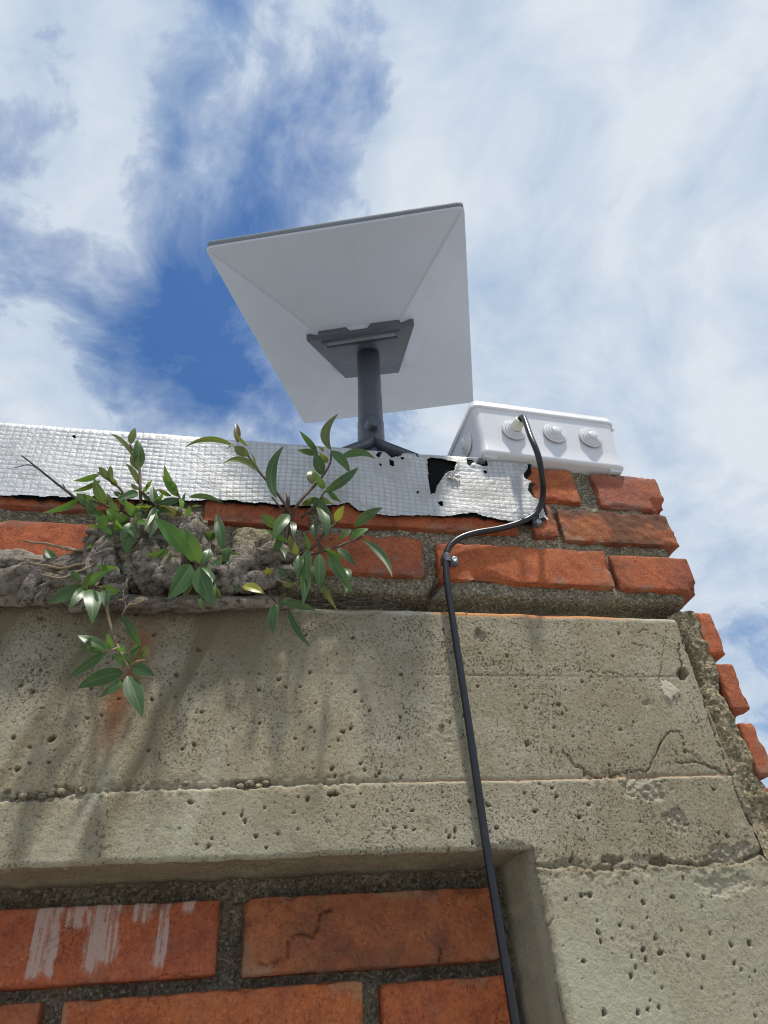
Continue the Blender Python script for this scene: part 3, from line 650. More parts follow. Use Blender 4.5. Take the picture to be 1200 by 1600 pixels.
# --- bricks, one object each
def brick(x0, x1, z0, z1, y=1.0, depth=.105, tint=(1, 1, 1), seed=None, r=.0017, soot=0., mat=None, lime=False, rough=1., slope=0., chipc=(), cracksb=(), step=.0026):
    if seed is None: seed = brick.n
    brick.n += 1
    lo = np.array([x0 * D, y * D, zz(z0)]); hi = np.array([x1 * D, y * D + depth, zz(z1)])
    V, Q = round_block(lo, hi, r, step, 3)
    nr = block_normals(V, lo, hi, r * 1.4)
    s = seed * 7.31
    p = V * 1.0
    dsp = .0007 * fbm(V[:, 0] * 28 + s, V[:, 1] * 28, V[:, 2] * 28, 3) + .00055 * fbm(V[:, 0] * 150 + s, V[:, 1] * 150, V[:, 2] * 150, 3) * rough
    ed = np.sort(np.minimum(V - lo, hi - V), axis=1)[:, 1]            # closeness to an arris
    worn = sstep(.006, 0, ed) * np.clip(fbm(V[:, 0] * 75 + s, V[:, 1] * 75, V[:, 2] * 75, 3) - .02, 0, 1)
    dsp -= .0075 * worn
    chip = sstep(.12, .4, worn)
    for pts, wd, dp in cracksb:
        dd = polydist(V[:, 0] + .0034 * fbm(V[:, 0] * 170, V[:, 2] * 170, 3, 3, .7), V[:, 2] - CZ + .0034 * fbm(V[:, 0] * 170, V[:, 2] * 170, 8, 3, .7), pts); dsp -= dp * np.exp(-(dd / wd) ** 2) * (V[:, 1] < y * D + .01)
    for cx, cz, cr in chipc:
        e = np.linalg.norm(V - np.array([cx * D, y * D, zz(cz)]), axis=1) / (cr * D) + .4 * fbm(V[:, 0] * 60, V[:, 1] * 60, V[:, 2] * 60 + s, 3)
        k = sstep(1.1, .6, e); dsp -= .006 * k; chip = np.maximum(chip, k)
    V = V + nr * dsp[:, None]
    V[:, 2] += slope * (V[:, 0] - lo[0])
    so = soot * sstep(.05, .45, fbm(V[:, 0] * 22 + s, V[:, 1] * 22, V[:, 2] * 30, 4) + .12) + .5 * sstep(.0022, .0, ed) * (soot > 0)
    smr = sstep(.011, .0, ed + .004 * fbm(V[:, 0] * 160 + s, V[:, 1] * 160, V[:, 2] * 160, 2)) * sstep(.12, .42, fbm(V[:, 0] * 34 + s, V[:, 1] * 34, V[:, 2] * 34 + 9, 3)) + .35 * sstep(.42, .62, fbm(V[:, 0] * 30 + s, V[:, 1] * 30, V[:, 2] * 45 + 19, 4))
    at_ = dict(smear=smr.clip(0, .55), soot=so.clip(0, .85), chip=chip * .6)
    if lime:
        def drip(c, w, bot): return sstep(1., .55, np.abs(p[:, 0] - flat(c, 1470)[0] + .004 * fbm(1, 1, p[:, 2] * 60, 2)) / w + .4 * fbm(p[:, 0] * 90, 1, p[:, 2] * 40, 3)) * sstep(bot - .006, bot + .006, p[:, 2] - CZ + .004 * fbm(p[:, 0] * 120, 4, 4, 2))
        zt, zb = z1 * D, z0 * D
        lm = np.maximum.reduce([drip(35, .014, zb + .006), drip(122, .012, zb + .006), drip(150, .011, zb + .012), drip(240, .007, zb + .006), drip(85, .011, zb + .036), drip(205, .010, zb + .040), drip(280, .008, zb + .044)])
        at_['lime'] = lm * .95
    o = link_mesh('brick', mesh_arrays('brick', V, Q, at_), mat or M_brick, wall)
    o.color = tint + (1,)
    return o
brick.n = 1
# top course
brick(.712, .868, .852, .944, tint=(.88, .95, 1.25), soot=.1, slope=-.01, r=.003, chipc=[(.868, .855, .035)])
brick(.455, .668, .856, .946, tint=(.98, 1.0, .95), soot=.12)
# second course
brick(.606, .857, .757, .838, tint=(.85, 1.0, 1.0), soot=.6, rough=2.2)
brick(.545, .5985, .765, .845, tint=(.98, 1, 1), soot=.35)
brick(.145, .515, .767, .84, tint=(1.02, 1, .95), soot=.15)
brick(-.085, .105, .757, .835, tint=(.86, .9, 1), soot=.15)
brick(-.62, -.205, .767, .84, tint=(.9, .9, 1), soot=.1)
# third course
brick(.692, .862, .650, .729, tint=(1, 1.0, 1), soot=.35, r=.003, chipc=[(.862, .650, .02)])
brick(.340, .683, .655, .738, tint=(1.06, 1.05, .95), soot=.08, slope=-.008, chipc=[(.43, .655, .03)])
brick(.098, .314, .660, .745, tint=(.90, .92, 1.0), soot=.2)
brick(-.66, -.247, .660, .737, tint=(.98, .92, .92), soot=.05)
# end bricks stepping down the corner
for k, (zt, hgt) in enumerate(((.602, .086), (.497, .085), (.389, .088), (.283, .085), (.178, .085), (.073, .085), (-.032, .085))):
    brick(.826 + .002 * (k % 2), .862 + .003 * math.sin(k * 2.2), zt - hgt, zt, y=.997 + .003 * math.sin(k * 3), depth=.11, tint=(1.0, .98 + .06 * math.sin(k), 1.0), soot=.08 if k else 0, r=.003)
# recessed panel
YB = 1.105
def pbrick(a, b_, zt, zb, **kw): return brick(a * YB, b_ * YB, zb * YB, zt * YB, y=YB + kw.pop('dy', 0), **kw)
pbrick(-.37, -.0105, .1615, .0815, tint=(.98, .92, .95), mat=M_brick_lime, lime=True, soot=.12)
pbrick(.0195, .352, .1615, .0775, tint=(.92, 1.06, 1.0), soot=.35, rough=1.8, step=.0015, cracksb=[([tuple(YB * flat(*p)) for p in pts], .0008, .0050) for pts in ([(403, 1508), (445, 1498), (450, 1480), (458, 1464), (475, 1459), (490, 1463), (496, 1445), (505, 1425), (518, 1416)], [(688, 1480), (687, 1503)])])
pbrick(-.177, .166, .0665, -.018, tint=(1.12, 1.12, .95), soot=.03)
pbrick(.188, .357, .0615, -.020, tint=(1.06, .98, .85), soot=.03)
pbrick(-.56, -.200, .0685, -.018, tint=(1, 1.05, 1), soot=.08)
pbrick(-.40, -.02, -.033, -.115, tint=(1, 1, 1))
pbrick(.005, .352, -.033, -.118, tint=(1.02, 1, 1))
for row, zt in enumerate((-.132, -.232, -.332, -.432)):
    for x0 in (-.78, -.40, -.02):
        a = x0 + (.17 if row % 2 else 0); pbrick(a, min(a + .345, .352), zt, zt - .085, tint=(.95 + .1 * math.sin(row * 3 + x0 * 9), 1, 1), soot=.1)
pbrick(-.76, -.40, .1615, .0815, tint=(.94, .95, 1), soot=.15)
pbrick(-.80, -.42, -.033, -.115, tint=(1, .95, 1), soot=.1)
for zt, off_ in ((.84, 0.), (.737, -.17)):
    for k in range(2): brick(-1.04 - .38 * k + off_ * .25, -.69 - .38 * k + off_ * .25 + (.02 if off_ else 0), zt - .08, zt, tint=(.95, .95, 1), soot=.15)
# pale lump of old mortar where a brick is missing behind the roots
def lump(name, lo, hi, mat, amp, parent, seed, r=.008):
    lo, hi = np.asarray(lo, float), np.asarray(hi, float)
    V, Q = round_block(lo, hi, r, .0035, 3); nr = block_normals(V, lo, hi, r * 2)
    V = V + nr * (amp * fbm(V[:, 0] * 50 + seed, V[:, 1] * 50, V[:, 2] * 50, 4))[:, None]
    return link_mesh(name, mesh_arrays(name, V, Q), mat, parent)
a0, a1 = at(362, 872, 1.0), at(428, 826, 1.0)
lump('mortar_block', (a0[0], D * .992, a0[2] - .02), (a1[0], D + .05, a1[2]), M_mor_rough, .006, wall, 3.)
a0, a1 = at(300, 842, 1.0), at(352, 815, 1.0)
lump('mortar_block', (a0[0], D * 1.005, a0[2] - .02), (a1[0], D + .05, a1[2]), M_mor_rough, .008, wall, 5.)
# loose aggregate showing in the honeycombed seam
for k, (px, py, r_) in enumerate(((20, 1245, 4), (35, 1243, 5), (52, 1240, 4.5), (66, 1243, 5), (95, 1236, 5.5), (128, 1233, 5), (290, 1224, 4.5), (336, 1229, 4), (375, 1228, 4.5), (390, 1224, 5.5), (404, 1228, 4), (415, 1223, 4), (690, 1133, 4), (30, 1252, 3.5), (80, 1240, 4))):
    c = at(px, py, 1.0); s = r_ * .00062
    a = np.linspace(0, 2 * math.pi, 10, endpoint=False); b_ = np.linspace(-math.pi / 2, math.pi / 2, 7)
    B_, A_ = np.meshgrid(b_, a, indexing='ij')
    n_ = np.stack([np.cos(A_) * np.cos(B_), np.sin(A_) * np.cos(B_), np.sin(B_)], -1)
    rr = s * (1 + .3 * fbm(n_[..., 0] * 1.5 + k, n_[..., 1] * 1.5, n_[..., 2] * 1.5, 2))
    v = n_ * rr[..., None] * np.array([1.25, .8, .8]) + c + np.array([0, .0006, 0])
    link_mesh('pebble', mesh_arrays('pebble', v.reshape(-1, 3), gq(7, 10, True)), M_mor_rough if k % 3 else M_mor, wall)

# ------------------------------------------------------------------ torn aluminium flashing
flash = empty('foil_flashing')
tag(flash, 'torn silver embossed foil flashing tape wrapped over the top edge of the wall', 'flashing')
ZT = .953 * D
bottom = [(-3., .79 * D), (-1., .79 * D)] + px2([(-300, 772), (0, 775), (150, 776), (230, 782), (300, 783), (340, 780), (400, 786), (440, 790), (530, 790), (545, 786), (560, 797), (600, 806), (700, 806), (740, 801), (755, 806), (780, 812), (822, 816)])
right_e = px2([(826, 718), (826, 730), (818, 740), (822, 748), (832, 752), (824, 765), (832, 775), (845, 782), (849, 796), (838, 812), (822, 816)])
tears = [[(668, 718), (676, 715), (692, 718), (712, 723), (709, 736), (697, 739), (686, 752), (678, 770), (673, 773), (670, 745)],
         [(730, 716), (762, 718), (760, 728), (748, 726), (740, 722), (733, 727)], [(602, 706), (612, 704.5), (628, 708), (621, 712), (612, 714)],
         [(588, 712), (593, 706), (597, 707), (592, 714)], [(609, 718), (615, 720), (615, 729), (610, 726)], [(625, 714), (631, 715), (629, 718)], [(649, 707), (654, 708), (652, 714)],
         [(686, 783), (692, 783), (692, 791), (688, 789)], [(755, 736), (760, 736), (758, 740)], [(565, 700), (571, 702), (567, 707)], [(592, 725), (596, 725), (595, 728)],
         [(650, 768), (653, 768), (652, 771)], [(393, 684), (397, 684), (395, 688)], [(425, 689), (429, 690), (427, 693)], [(114, 681), (118, 680), (117, 684)]]
tears = [px2(p) for p in tears]
fx = np.arange(-.98 * D, .592 * D, .00115)
RB = .007
s_front = np.arange(0, .178 * D, .00105)
prof = []   # (y offset, z) from roof side over the rounded edge and down the face
for t_ in np.concatenate([np.arange(.34, .03, -.006), np.arange(.03, RB, -.0022)]): prof.append((t_, 0.0, 0))
for a in np.linspace(0, math.pi / 2, 10): prof.append((RB - RB * math.sin(a), -RB + RB * math.cos(a), a))
for s in s_front[1:]: prof.append((0, -RB - s, math.pi / 2))
prof = np.array(prof)
FX, PY = np.meshgrid(fx, prof[:, 0]); _, PZ = np.meshgrid(fx, prof[:, 1]); _, PA = np.meshgrid(fx, prof[:, 2])
arc = np.concatenate([[0], np.cumsum(np.hypot(np.diff(prof[:, 0]), np.diff(prof[:, 1])))])[:, None] * np.ones_like(FX)
ripple = sstep(-.18, .0, FX)
wx = FX + .0020 * fbm(FX * 11, arc * 14, 3, 3) * (1 + ripple); wz_ = arc + (.0022 + .003 * ripple) * fbm(FX * 9, arc * 9, 7, 3) + .003 * np.sin(FX * 17)
cu, cv = (wx / .0073) % 1, (wz_ / .0062) % 1
sq = sstep(.0, .17, cu) * sstep(1., .83, cu) * sstep(.0, .22, cv) * sstep(1., .83, cv)
cellr = _hash(np.floor(wx / .0073), np.floor(wz_ / .0062), np.zeros_like(FX))
emb = .00062 * sq * (.55 + .6 * cellr) * np.clip(.75 + .7 * fbm(FX * 16, arc * 16, 11, 3), .25, 1.1)
wave = .0016 * fbm(FX * 9, arc * 13, 2, 3) + .0006 * fbm(FX * 40, arc * 40, 5, 3) * (.4 + ripple)
wave = wave * np.where(PA > 0, 1, .4)
off = emb + wave + .0058
ztop = ZT + .0 + .0025 * fbm(FX * 5, 0, 4, 2) + .004 * FX
fy = D + PY - np.sin(PA) * off + RB * .0; fz = CZ + ztop + PZ + np.cos(PA) * off
# ragged outline
def inside(grow, x, z, jag):
    jx_ = x + jag * fbm(x * 90, z * 90, 1 + grow * 1e3, 3); jz_ = z + jag * fbm(x * 90, z * 90, 6 + grow * 1e3, 3)
    zb_ = np.interp(jx_, [p[0] for p in bottom], [p[1] for p in bottom])
    rzs = [p[1] for p in right_e][::-1]; rxs = [p[0] for p in right_e][::-1]
    xr_ = np.interp(jz_, rzs, rxs)
    return (jz_ > zb_ - grow) & (jx_ < xr_ + grow * 1.6)
Fz_rel = fz - CZ
# measure the outline where the face is seen
fxr, fzr = FX * D / fy, Fz_rel * D / fy
ins = inside(0, fxr, fzr, .0022)
for p in tears:
    ins &= ~(inpoly(fxr + .0016 * fbm(FX * 120, arc * 120, 3, 3), fzr + .0016 * fbm(FX * 120, arc * 120, 8, 3), p) & (PY < .06))
grime_shade = .62 * (1 - sq) * (.5 + .8 * np.clip(.5 + fbm(FX * 30, arc * 30, 23, 3), 0, 1)) + .4 * sstep(.1, .5, fbm(FX * 14, arc * 20, 17, 4)) * sstep(-.1, .15, FX) + .35 * sstep(.2, .6, fbm(FX * 60, arc * 60, 19, 3)) + .25 * sstep(.02, .12, FX)  # grid gaps darkened to stand for emboss shading; greyer towards the right
dt_ = np.minimum.reduce([polydist(FX, fzr, p + [p[0]]) for p in tears[:3]])
grime_shade += .4 * np.exp(-dt_ / .003)
off2 = off
fy -= .0025 * np.exp(-(dt_ / .003)) * (.3 + fbm(FX * 150, arc * 150, 4, 2)).clip(0, 1) * np.sin(PA)     # curled torn rims
km = ins[:-1, :-1] & ins[1:, :-1] & ins[:-1, 1:] & ins[1:, 1:]
link_mesh('foil_sheet', grid('foil_sheet', np.stack([FX, fy, fz], -1), km, {'grime_shade': grime_shade.clip(0, .8)}, flip=True), M_foil, flash)
by = D + PY - np.sin(PA) * (.0030 + wave * .8); bz = CZ + ztop + PZ + np.cos(PA) * (.0030 + wave * .8)
jagg = .0045
bxr, bzr = FX * D / by, (bz - CZ) * D / by
grow_spots = .0015 + .0045 * sstep(.05, .35, fbm(FX * 22, 3, 3, 3))
insb = np.zeros_like(ins)
insb = inside(0, bxr - .004 * sstep(-.01, .05, bxr - .30), bzr + grow_spots, .004) | inside(0, bxr, bzr, .0022)
scrap = px2([(838, 790), (852, 786), (856, 800), (853, 815), (840, 818), (826, 817), (832, 805)])
insb |= inpoly(bxr + .002 * fbm(FX * 90, arc * 90, 3, 3), bzr, scrap)
insb &= ~(inpoly(bxr, bzr, px2([(732, 714), (760, 716), (757, 725), (745, 723)])))
kb = insb[:-1, :-1] & insb[1:, :-1] & insb[:-1, 1:] & insb[1:, 1:]
link_mesh('bitumen_backing', grid('bitumen_backing', np.stack([FX, by, bz], -1)[::1, ::1], kb, None, flip=True), M_bit, flash)
# crumpled scrap of foil beside the clip, and the curled flap at the tear
def crumple(name, cx, cy, w, hgt, seed, y=.985):
    a = np.linspace(-1, 1, 14); A_, B_ = np.meshgrid(a, a)
    c = at(cx, cy, y); r_ = 1 + .3 * fbm(A_ * 2 + seed, B_ * 2, 1, 2)
    P = np.stack([c[0] + A_ * w * r_, c[1] + .004 * fbm(A_ * 2.5 + seed, B_ * 2.5, 3, 3), c[2] + B_ * hgt * r_ + .002 * fbm(A_ * 3, B_ * 3 + seed, 5, 2)], -1)
    me = grid(name, P, None, {'grime_shade': (.3 + .5 * fbm(A_ * 3, B_ * 3 + seed, 9, 2)).clip(0, .8)}, flip=True)
    return link_mesh(name, me, M_foil, flash)
crumple('foil_scrap', 846, 803, .0055, .0080, 2.0, .982)
crumple('foil_flap', 709, 743, .0085, .0045, 6.0, .986)

# ------------------------------------------------------------------ satellite dish
dish = empty('satellite_dish')
tag(dish, 'white rectangular flat satellite dish seen from below on a dark grey mast', 'satellite dish')
KS = 1.08
Tc = np.array([.1652, .6888, .9087]) * KS + np.array([0, 0, CZ])
EX = np.array([.9394, -.3357, -.0572]); EY = np.array([-.3367, -.8897, -.3082])
EX /= np.linalg.norm(EX); EY -= EY @ EX * EX; EY /= np.linalg.norm(EY); EN = np.cross(EX, EY)   # EN points down, towards the viewer
HW, HH = .169 * KS, .2565 * KS
def dpt(u, v_, n_): return Tc + u * EX + v_ * EY + n_ * EN
def rrect(hw, hh, r, seg=6):
    pts = []
    for cx, cy, a0 in ((hw - r, hh - r, 0), (-hw + r, hh - r, 90), (-hw + r, -hh + r, 180), (hw - r, -hh + r, 270)):
        for k in range(seg + 1):
            a = math.radians(a0 + 90 * k / seg); pts.append((cx + r * math.cos(a), cy + r * math.sin(a)))
    return np.array(pts)
def loft(rings, cap0=True, cap1=True):          # rings: list of (outline Nx2, n)
    V = [np.array([dpt(u, v_, n_) for u, v_ in o]) for o, n_ in rings]
    if cap0: V = [np.repeat(V[0].mean(0)[None], len(V[0]), 0)] + V
    if cap1: V = V + [np.repeat(V[-1].mean(0)[None], len(V[0]), 0)]
    V = np.array(V); return V.reshape(-1, 3), gq(len(V), V.shape[1], True)
TH = .0125
o0 = rrect(HW, HH, .008)
v, q = loft([(rrect(HW - .002, HH - .002, .007), -TH), (o0, -TH + .0022), (o0, -.0018), (rrect(HW - .0012, HH - .0012, .007), -.0005)], True, False)
link_mesh('panel', mesh_arrays('panel', v, q), M_rim, dish, False)
# back shell: shallow hipped pyramid with softened ridges, rising to the bracket
nu, nv = 241, 321
u_ = np.linspace(-1, 1, nu); v_ = np.linspace(-1, 1, nv); GU, GV = np.meshgrid(u_, v_)
uu, vv_ = GU * (HW - .0006), GV * (HH - .0006)
hub_u = .062 * KS; hub_v0, hub_v1 = -.034 * KS, .078 * KS; hub_h = .0315 * KS
# distance ratios to the hub rectangle along each facet
fu = (HW - np.abs(uu)) / (HW - hub_u); fvp = (HH - vv_) / (HH - hub_v1); fvn = (HH + vv_) / (HH + hub_v0)
f_min = np.minimum(np.minimum(fu, fvp), np.minimum(fvn, 1.0))
k_ = 70.0
soft = -np.log(np.exp(-k_ * fu) + np.exp(-k_ * fvp) + np.exp(-k_ * fvn) + np.exp(-k_ * 1.0)) / k_
soft = np.clip(soft, 0, 1)
hn = .0016 + hub_h * soft ** 1.0 * (1 - .12 * np.sin(math.pi * np.clip(soft, 0, 1)))
# a fine raised bead along the two near ridges
bead = np.exp(-((fu - fvp) / .022) ** 2) * (vv_ > 0) * sstep(.06, .2, f_min) * sstep(1.0, .9, f_min)
hn = hn + .0006 * bead - .0022 * KS * sstep(-.004, .004, (fu - fvp) * .35) * (vv_ > 0) * sstep(.0, .10, f_min) * sstep(1.0, .97, f_min)
cr_ = .008   # rounded corners of the outline
cxn, cyn = np.clip(np.abs(uu) - (HW - cr_), 0, None), np.clip(np.abs(vv_) - (HH - cr_), 0, None)
lim = np.hypot(cxn, cyn); sc_ = np.where((cxn > 0) & (cyn > 0) & (lim > cr_), cr_ / (lim + 1e-9), 1.0)
uu = np.where(sc_ < 1, np.sign(uu) * ((HW - cr_) + cxn * sc_), uu); vv_ = np.where(sc_ < 1, np.sign(vv_) * ((HH - cr_) + cyn * sc_), vv_)
P = Tc + uu[..., None] * EX + vv_[..., None] * EY + hn[..., None] * EN
link_mesh('back_shell', grid('back_shell', P), M_white, dish)
o1 = rrect(HW + .0006, HH + .0006, .0085)
v, q = loft([(o1, -.0016), (o1, .0012), (rrect(HW - .001, HH - .001, .007), .0022), (rrect(HW - .004, HH - .004, .006), .0018)], False, False)
link_mesh('shell_edge', mesh_arrays('shell_edge', v, q), M_white, dish)
# bracket plate (trapezoid) with its stepped near lip and long slot
def poly_prism(pts, n0, n1, ins=0.0):
    pts = np.array(pts) * KS; c = pts.mean(0)
    inner = c + (pts - c) * (1 - ins)
    k = len(pts)
    V = np.concatenate([[dpt(*p, n0) for p in pts], [dpt(*p, n1 - .0012) for p in pts], [dpt(*p, n1) for p in inner], np.repeat([dpt(*c, n1)], k, 0)])
    return V, gq(4, k, True)
plate = [(-.081, .0735), (-.0755, .0765), (-.063, .0770), (-.060, .083), (-.018, .0835), (-.012, .078), (.014, .078), (.020, .084), (.063, .0835), (.067, .0775), (.079, .077), (.0845, .074), (.0455, -.0535), (-.045, -.049)][::-1]
HP0, HP1 = .026 * KS, .0375 * KS
v, q = poly_prism(plate, HP0, HP1, .012)
link_mesh('bracket', mesh_arrays('bracket', v, q[:, ::-1]), M_grey, dish, False)
br = dish.children[-1] if len(dish.children) else None
br = [o for o in dish.children if o.name.startswith('bracket')][0]
v, q = poly_prism([(-.060, .0665), (.062, .0685), (.0625, .0535), (-.0575, .0515)], HP1 - .001, HP1 + .0035, .02)
link_mesh('slot_frame', mesh_arrays('slot_frame', v, q), M_grey, br, False)
v, q = poly_prism([(-.055, .0575), (.058, .0595), (.0585, .0530), (-.0545, .0510)], HP1, HP1 + .0040, .02)
link_mesh('slot', mesh_arrays('slot', v, q), M_slot, br, False)
v, q = poly_prism([(-.050, .0655), (.0535, .0675), (.055, .0605), (-.052, .0585)], HP1, HP1 + .0042, .02)
link_mesh('slot_ledge', mesh_arrays('slot_ledge', v, q), M_rim, br, False)
# mast
mt0 = dpt(.0045 * KS, .0130 * KS, HP1 - .002)
YM = mt0[1] / D
mb = at(580.5, 700, YM + .012); mb = mb + (mb - mt0) / np.linalg.norm(mb - mt0) * .0
axd = (mt0 - mb) / np.linalg.norm(mt0 - mb); mlen = np.linalg.norm(mt0 - mb)
r0 = .0200
v, q = lathe([(.001, mlen + .006), (r0 * .96, mlen + .006), (r0 * .97, mlen * .6), (r0, .052)], mb, axd, 40)
mast = link_mesh('mast', mesh_arrays('mast', v, q), M_grey, dish)
v, q = lathe([(r0 * .6, .0525), (r0 * 1.01, .0520), (r0 * 1.04, .0505), (r0 * 1.06, 0.0), (r0 * 1.08, -.06), (.004, -.06)], mb, axd, 40)
link_mesh('sleeve', mesh_arrays('sleeve', v, q), M_grey, mast)
kc = at(583.5, 662, YM - .033)
kd = np.array([.12, -.96, -.12])
v, q = lathe([(.0001, .0085), (.0092, .0085), (.0106, .0074), (.0109, .0055), (.0109, -.014)], kc, kd, 28)
link_mesh('lock_button', mesh_arrays('lock_button', v, q), M_grey, mast)
# four-legged base standing on the roof behind the flashing
roof_z = zz(.953) + .004
for k, a in enumerate((35, 145, 215, 325)):
    dx, dy = math.cos(math.radians(a)), math.sin(math.radians(a))
    p0 = np.array([mb[0] + dx * .010, mb[1] + dy * .010, mb[2] + .003]); reach = .150 if dy < 0 else .19
    p1 = np.array([mb[0] + dx * reach, mb[1] + dy * reach, roof_z])
    side = np.array([-dy, dx, 0.])
    rows = []
    for t_ in np.linspace(0, 1, 9):
        c = p0 + (p1 - p0) * t_; c[2] = p0[2] + (p1[2] - p0[2]) * (t_ ** 1.0)
        w_ = .022 * (1 - t_) + .013 * t_; hh_ = .030 * (1 - t_) + .006
        up = np.array([0, 0, 1.])
        rows.append([c - side * w_, c - side * w_ * .25 + up * .010 * (1 - t_ * .6), c + side * w_ * .25 + up * .010 * (1 - t_ * .6), c + side * w_, c + side * w_ * .9 - up * hh_ * .45, c - side * w_ * .9 - up * hh_ * .45])
    V = np.array(rows); V[..., 2] = np.maximum(V[..., 2], roof_z - .001)
    V = np.concatenate([np.repeat(V[:1].mean(1, keepdims=True), 6, 1), V, np.repeat(V[-1:].mean(1, keepdims=True), 6, 1)])
    lg = link_mesh('base_leg', mesh_arrays('base_leg', V.reshape(-1, 3), gq(len(V), 6, True, True)), M_grey, dish, False)
    v, q = lathe([(.0001, .009), (.014, .009), (.016, .006), (.016, .0)], p1 + np.array([0, 0, -.003]), (0, 0, 1), 20)
    link_mesh('foot', mesh_arrays('foot', v, q), M_grey, lg)

# ------------------------------------------------------------------ junction box
jb = empty('junction_box')
tag(jb, 'white plastic junction box with stepped cable knockouts on the wall corner', 'junction box')
yaw = math.radians(2.4); roll = math.radians(.4)
b0 = at(755, 706, .973); BW, BD, BH = .206, .155, .0955
bz0 = zz(.949) + .002
bx = np.array([math.cos(yaw), math.sin(yaw), -math.sin(roll)]); byv = np.array([-math.sin(yaw), math.cos(yaw), 0]); bzv = np.cross(bx, byv); bzv /= np.linalg.norm(bzv)
borg = np.array([b0[0], b0[1], bz0 + .0006])
def bp(u, v_, w): return borg + bx * u + byv * v_ + bzv * w
def rr2(x0, x1, y0, y1, r, seg=6):
    o = rrect((x1 - x0) / 2, (y1 - y0) / 2, r, seg); return o + np.array([(x0 + x1) / 2, (y0 + y1) / 2])
def bloft(rings, cap0=True, cap1=True):
    V = [np.array([bp(u, v_, w) for u, v_ in o]) for o, w in rings]
    if cap0: V = [np.repeat(V[0].mean(0)[None], len(V[0]), 0)] + V
    if cap1: V = V + [np.repeat(V[-1].mean(0)[None], len(V[0]), 0)]
    V = np.array(V); return V.reshape(-1, 3), gq(len(V), V.shape[1], True)
def brr(g_, w, r=.012): return (rr2(-g_, BW + g_, -g_, BD + g_, r * .72), w)
v, q = bloft([brr(-.020, -.0008, .006), brr(-.0165, -.0004, .007), brr(-.0055, .0010, .011), brr(-.0012, .0022, .012), brr(.0000, .0045, .012), brr(-.0006, .0075, .012), brr(-.0010, .03, .012), brr(.0022, BH - .014, .013), brr(.0022, BH - .0135, .013)])
body = link_mesh('body', mesh_arrays('body', v, q), M_box, jb)
v, q = bloft([brr(.0015, BH - .0135, .013), brr(.0040, BH - .0132, .014), brr(.0046, BH - .0122, .014), brr(.0046, BH - .0085, .014), brr(.0030, BH - .0080, .0135), brr(.0030, BH - .0014, .013), brr(.0020, BH - .0003, .012), brr(.0, BH, .011)])
lid = link_mesh('lid', mesh_arrays('lid', v, q), M_box, jb)
# hinge tab at the right end of the lid
v, q = bevel_box((0, 0, 0), (.008, .012, .006), .0012)
vv2 = np.array([bp(BW - .0005 + a, .004 + b_, BH - .0165 + c) for a, b_, c in v])
link_mesh('latch', mesh_arrays('latch', vv2, q), M_box, lid)
for uu0 in (.004, BW - .022):
    v, q = bevel_box((0, 0, 0), (.018, .010, .0062), .0014)
    vv2 = np.array([bp(uu0 + a, .0052 + b_ * .9, -.0022 + c) for a, b_, c in v])
    link_mesh('corner_tab', mesh_arrays('corner_tab', vv2, q), M_box, body)
steps = [(.0001, .0080), (.0056, .0080), (.0062, .0074), (.0063, .0048), (.0066, .0046), (.0084, .0062), (.0090, .0060), (.0092, .0032), (.0095, .0030), (.0113, .0044), (.0119, .0042), (.0121, .0014), (.0124, .0012), (.0142, .0026), (.0150, .0023), (.0152, .0)]
def knock(u, w, face='front', sc=1.0):
    if face == 'front': o, dr = bp(u, -.0005 - .0025 * (w / BH), w), -byv
    else: o, dr = bp(-.0008, u, w), -bx
    v, q = lathe([(r_ * sc * 1.1, h_ * 1.0) for r_, h_ in steps], o, dr, 40)
    return link_mesh('knockout_plug', mesh_arrays('knockout_plug', v, q), M_box, jb, False), o, dr
def face_uw(px, py):       # where a photograph point meets the front face of the box
    r = ray(px, py); nrm = -byv; o = borg - np.array([0, 0, CZ]); k = (o @ nrm) / (r @ nrm); p = r * k - o
    return p @ bx, p @ bzv
k1 = face_uw(802, 674); k2 = face_uw(866, 679); k3 = face_uw(922, 686)
g1, go, gd = knock(*k1); knock(*k2); knock(*k3)
knock(.040, .052, 'side', 1.05)
v, q = lathe([(.0088, .006), (.0078, .0105), (.0072, .018), (.0064, .0185), (.0042, .0186), (.0040, .012)], go, gd + np.array([.18, 0, .12]), 30)
link_mesh('cable_gland', mesh_arrays('cable_gland', v, q), M_gland, jb)

# ------------------------------------------------------------------ cable and clips
gdir = gd + np.array([.18, 0, .12]); gdir /= np.linalg.norm(gdir)
cs = go + gdir * .010; cs2 = go + gdir * .024
cpts = [cs, cs2, at(829, 682, .905), at(841, 712, .902), at(847, 745, .925), at(848, 775, .965), at(842, 795, .980), at(830, 808, .984), at(808, 818, .986), at(780, 826, .986), at(745, 832, .986), at(720, 840, .986), at(704, 852, .986), at(697, 870, .986), at(698, 905, .985), at(703, 940, .985),
        at(712, 1000, .985), at(722, 1065, .985), at(735, 1150, .986), at(748, 1240, .986), at(761, 1330, .985), at(774, 1410, .984), at(787, 1490, .983), at(806, 1605, .983), at(826, 1720, .983), at(850, 1860, .983)]
cpath = smooth_path(cpts, .003)
v, q = tube(cpath, .0037, 14)
cable = link_mesh('cable', mesh_arrays('cable', v, q), M_cable)
tag(cable, 'black cable running from the junction box down the concrete wall face', 'cable')
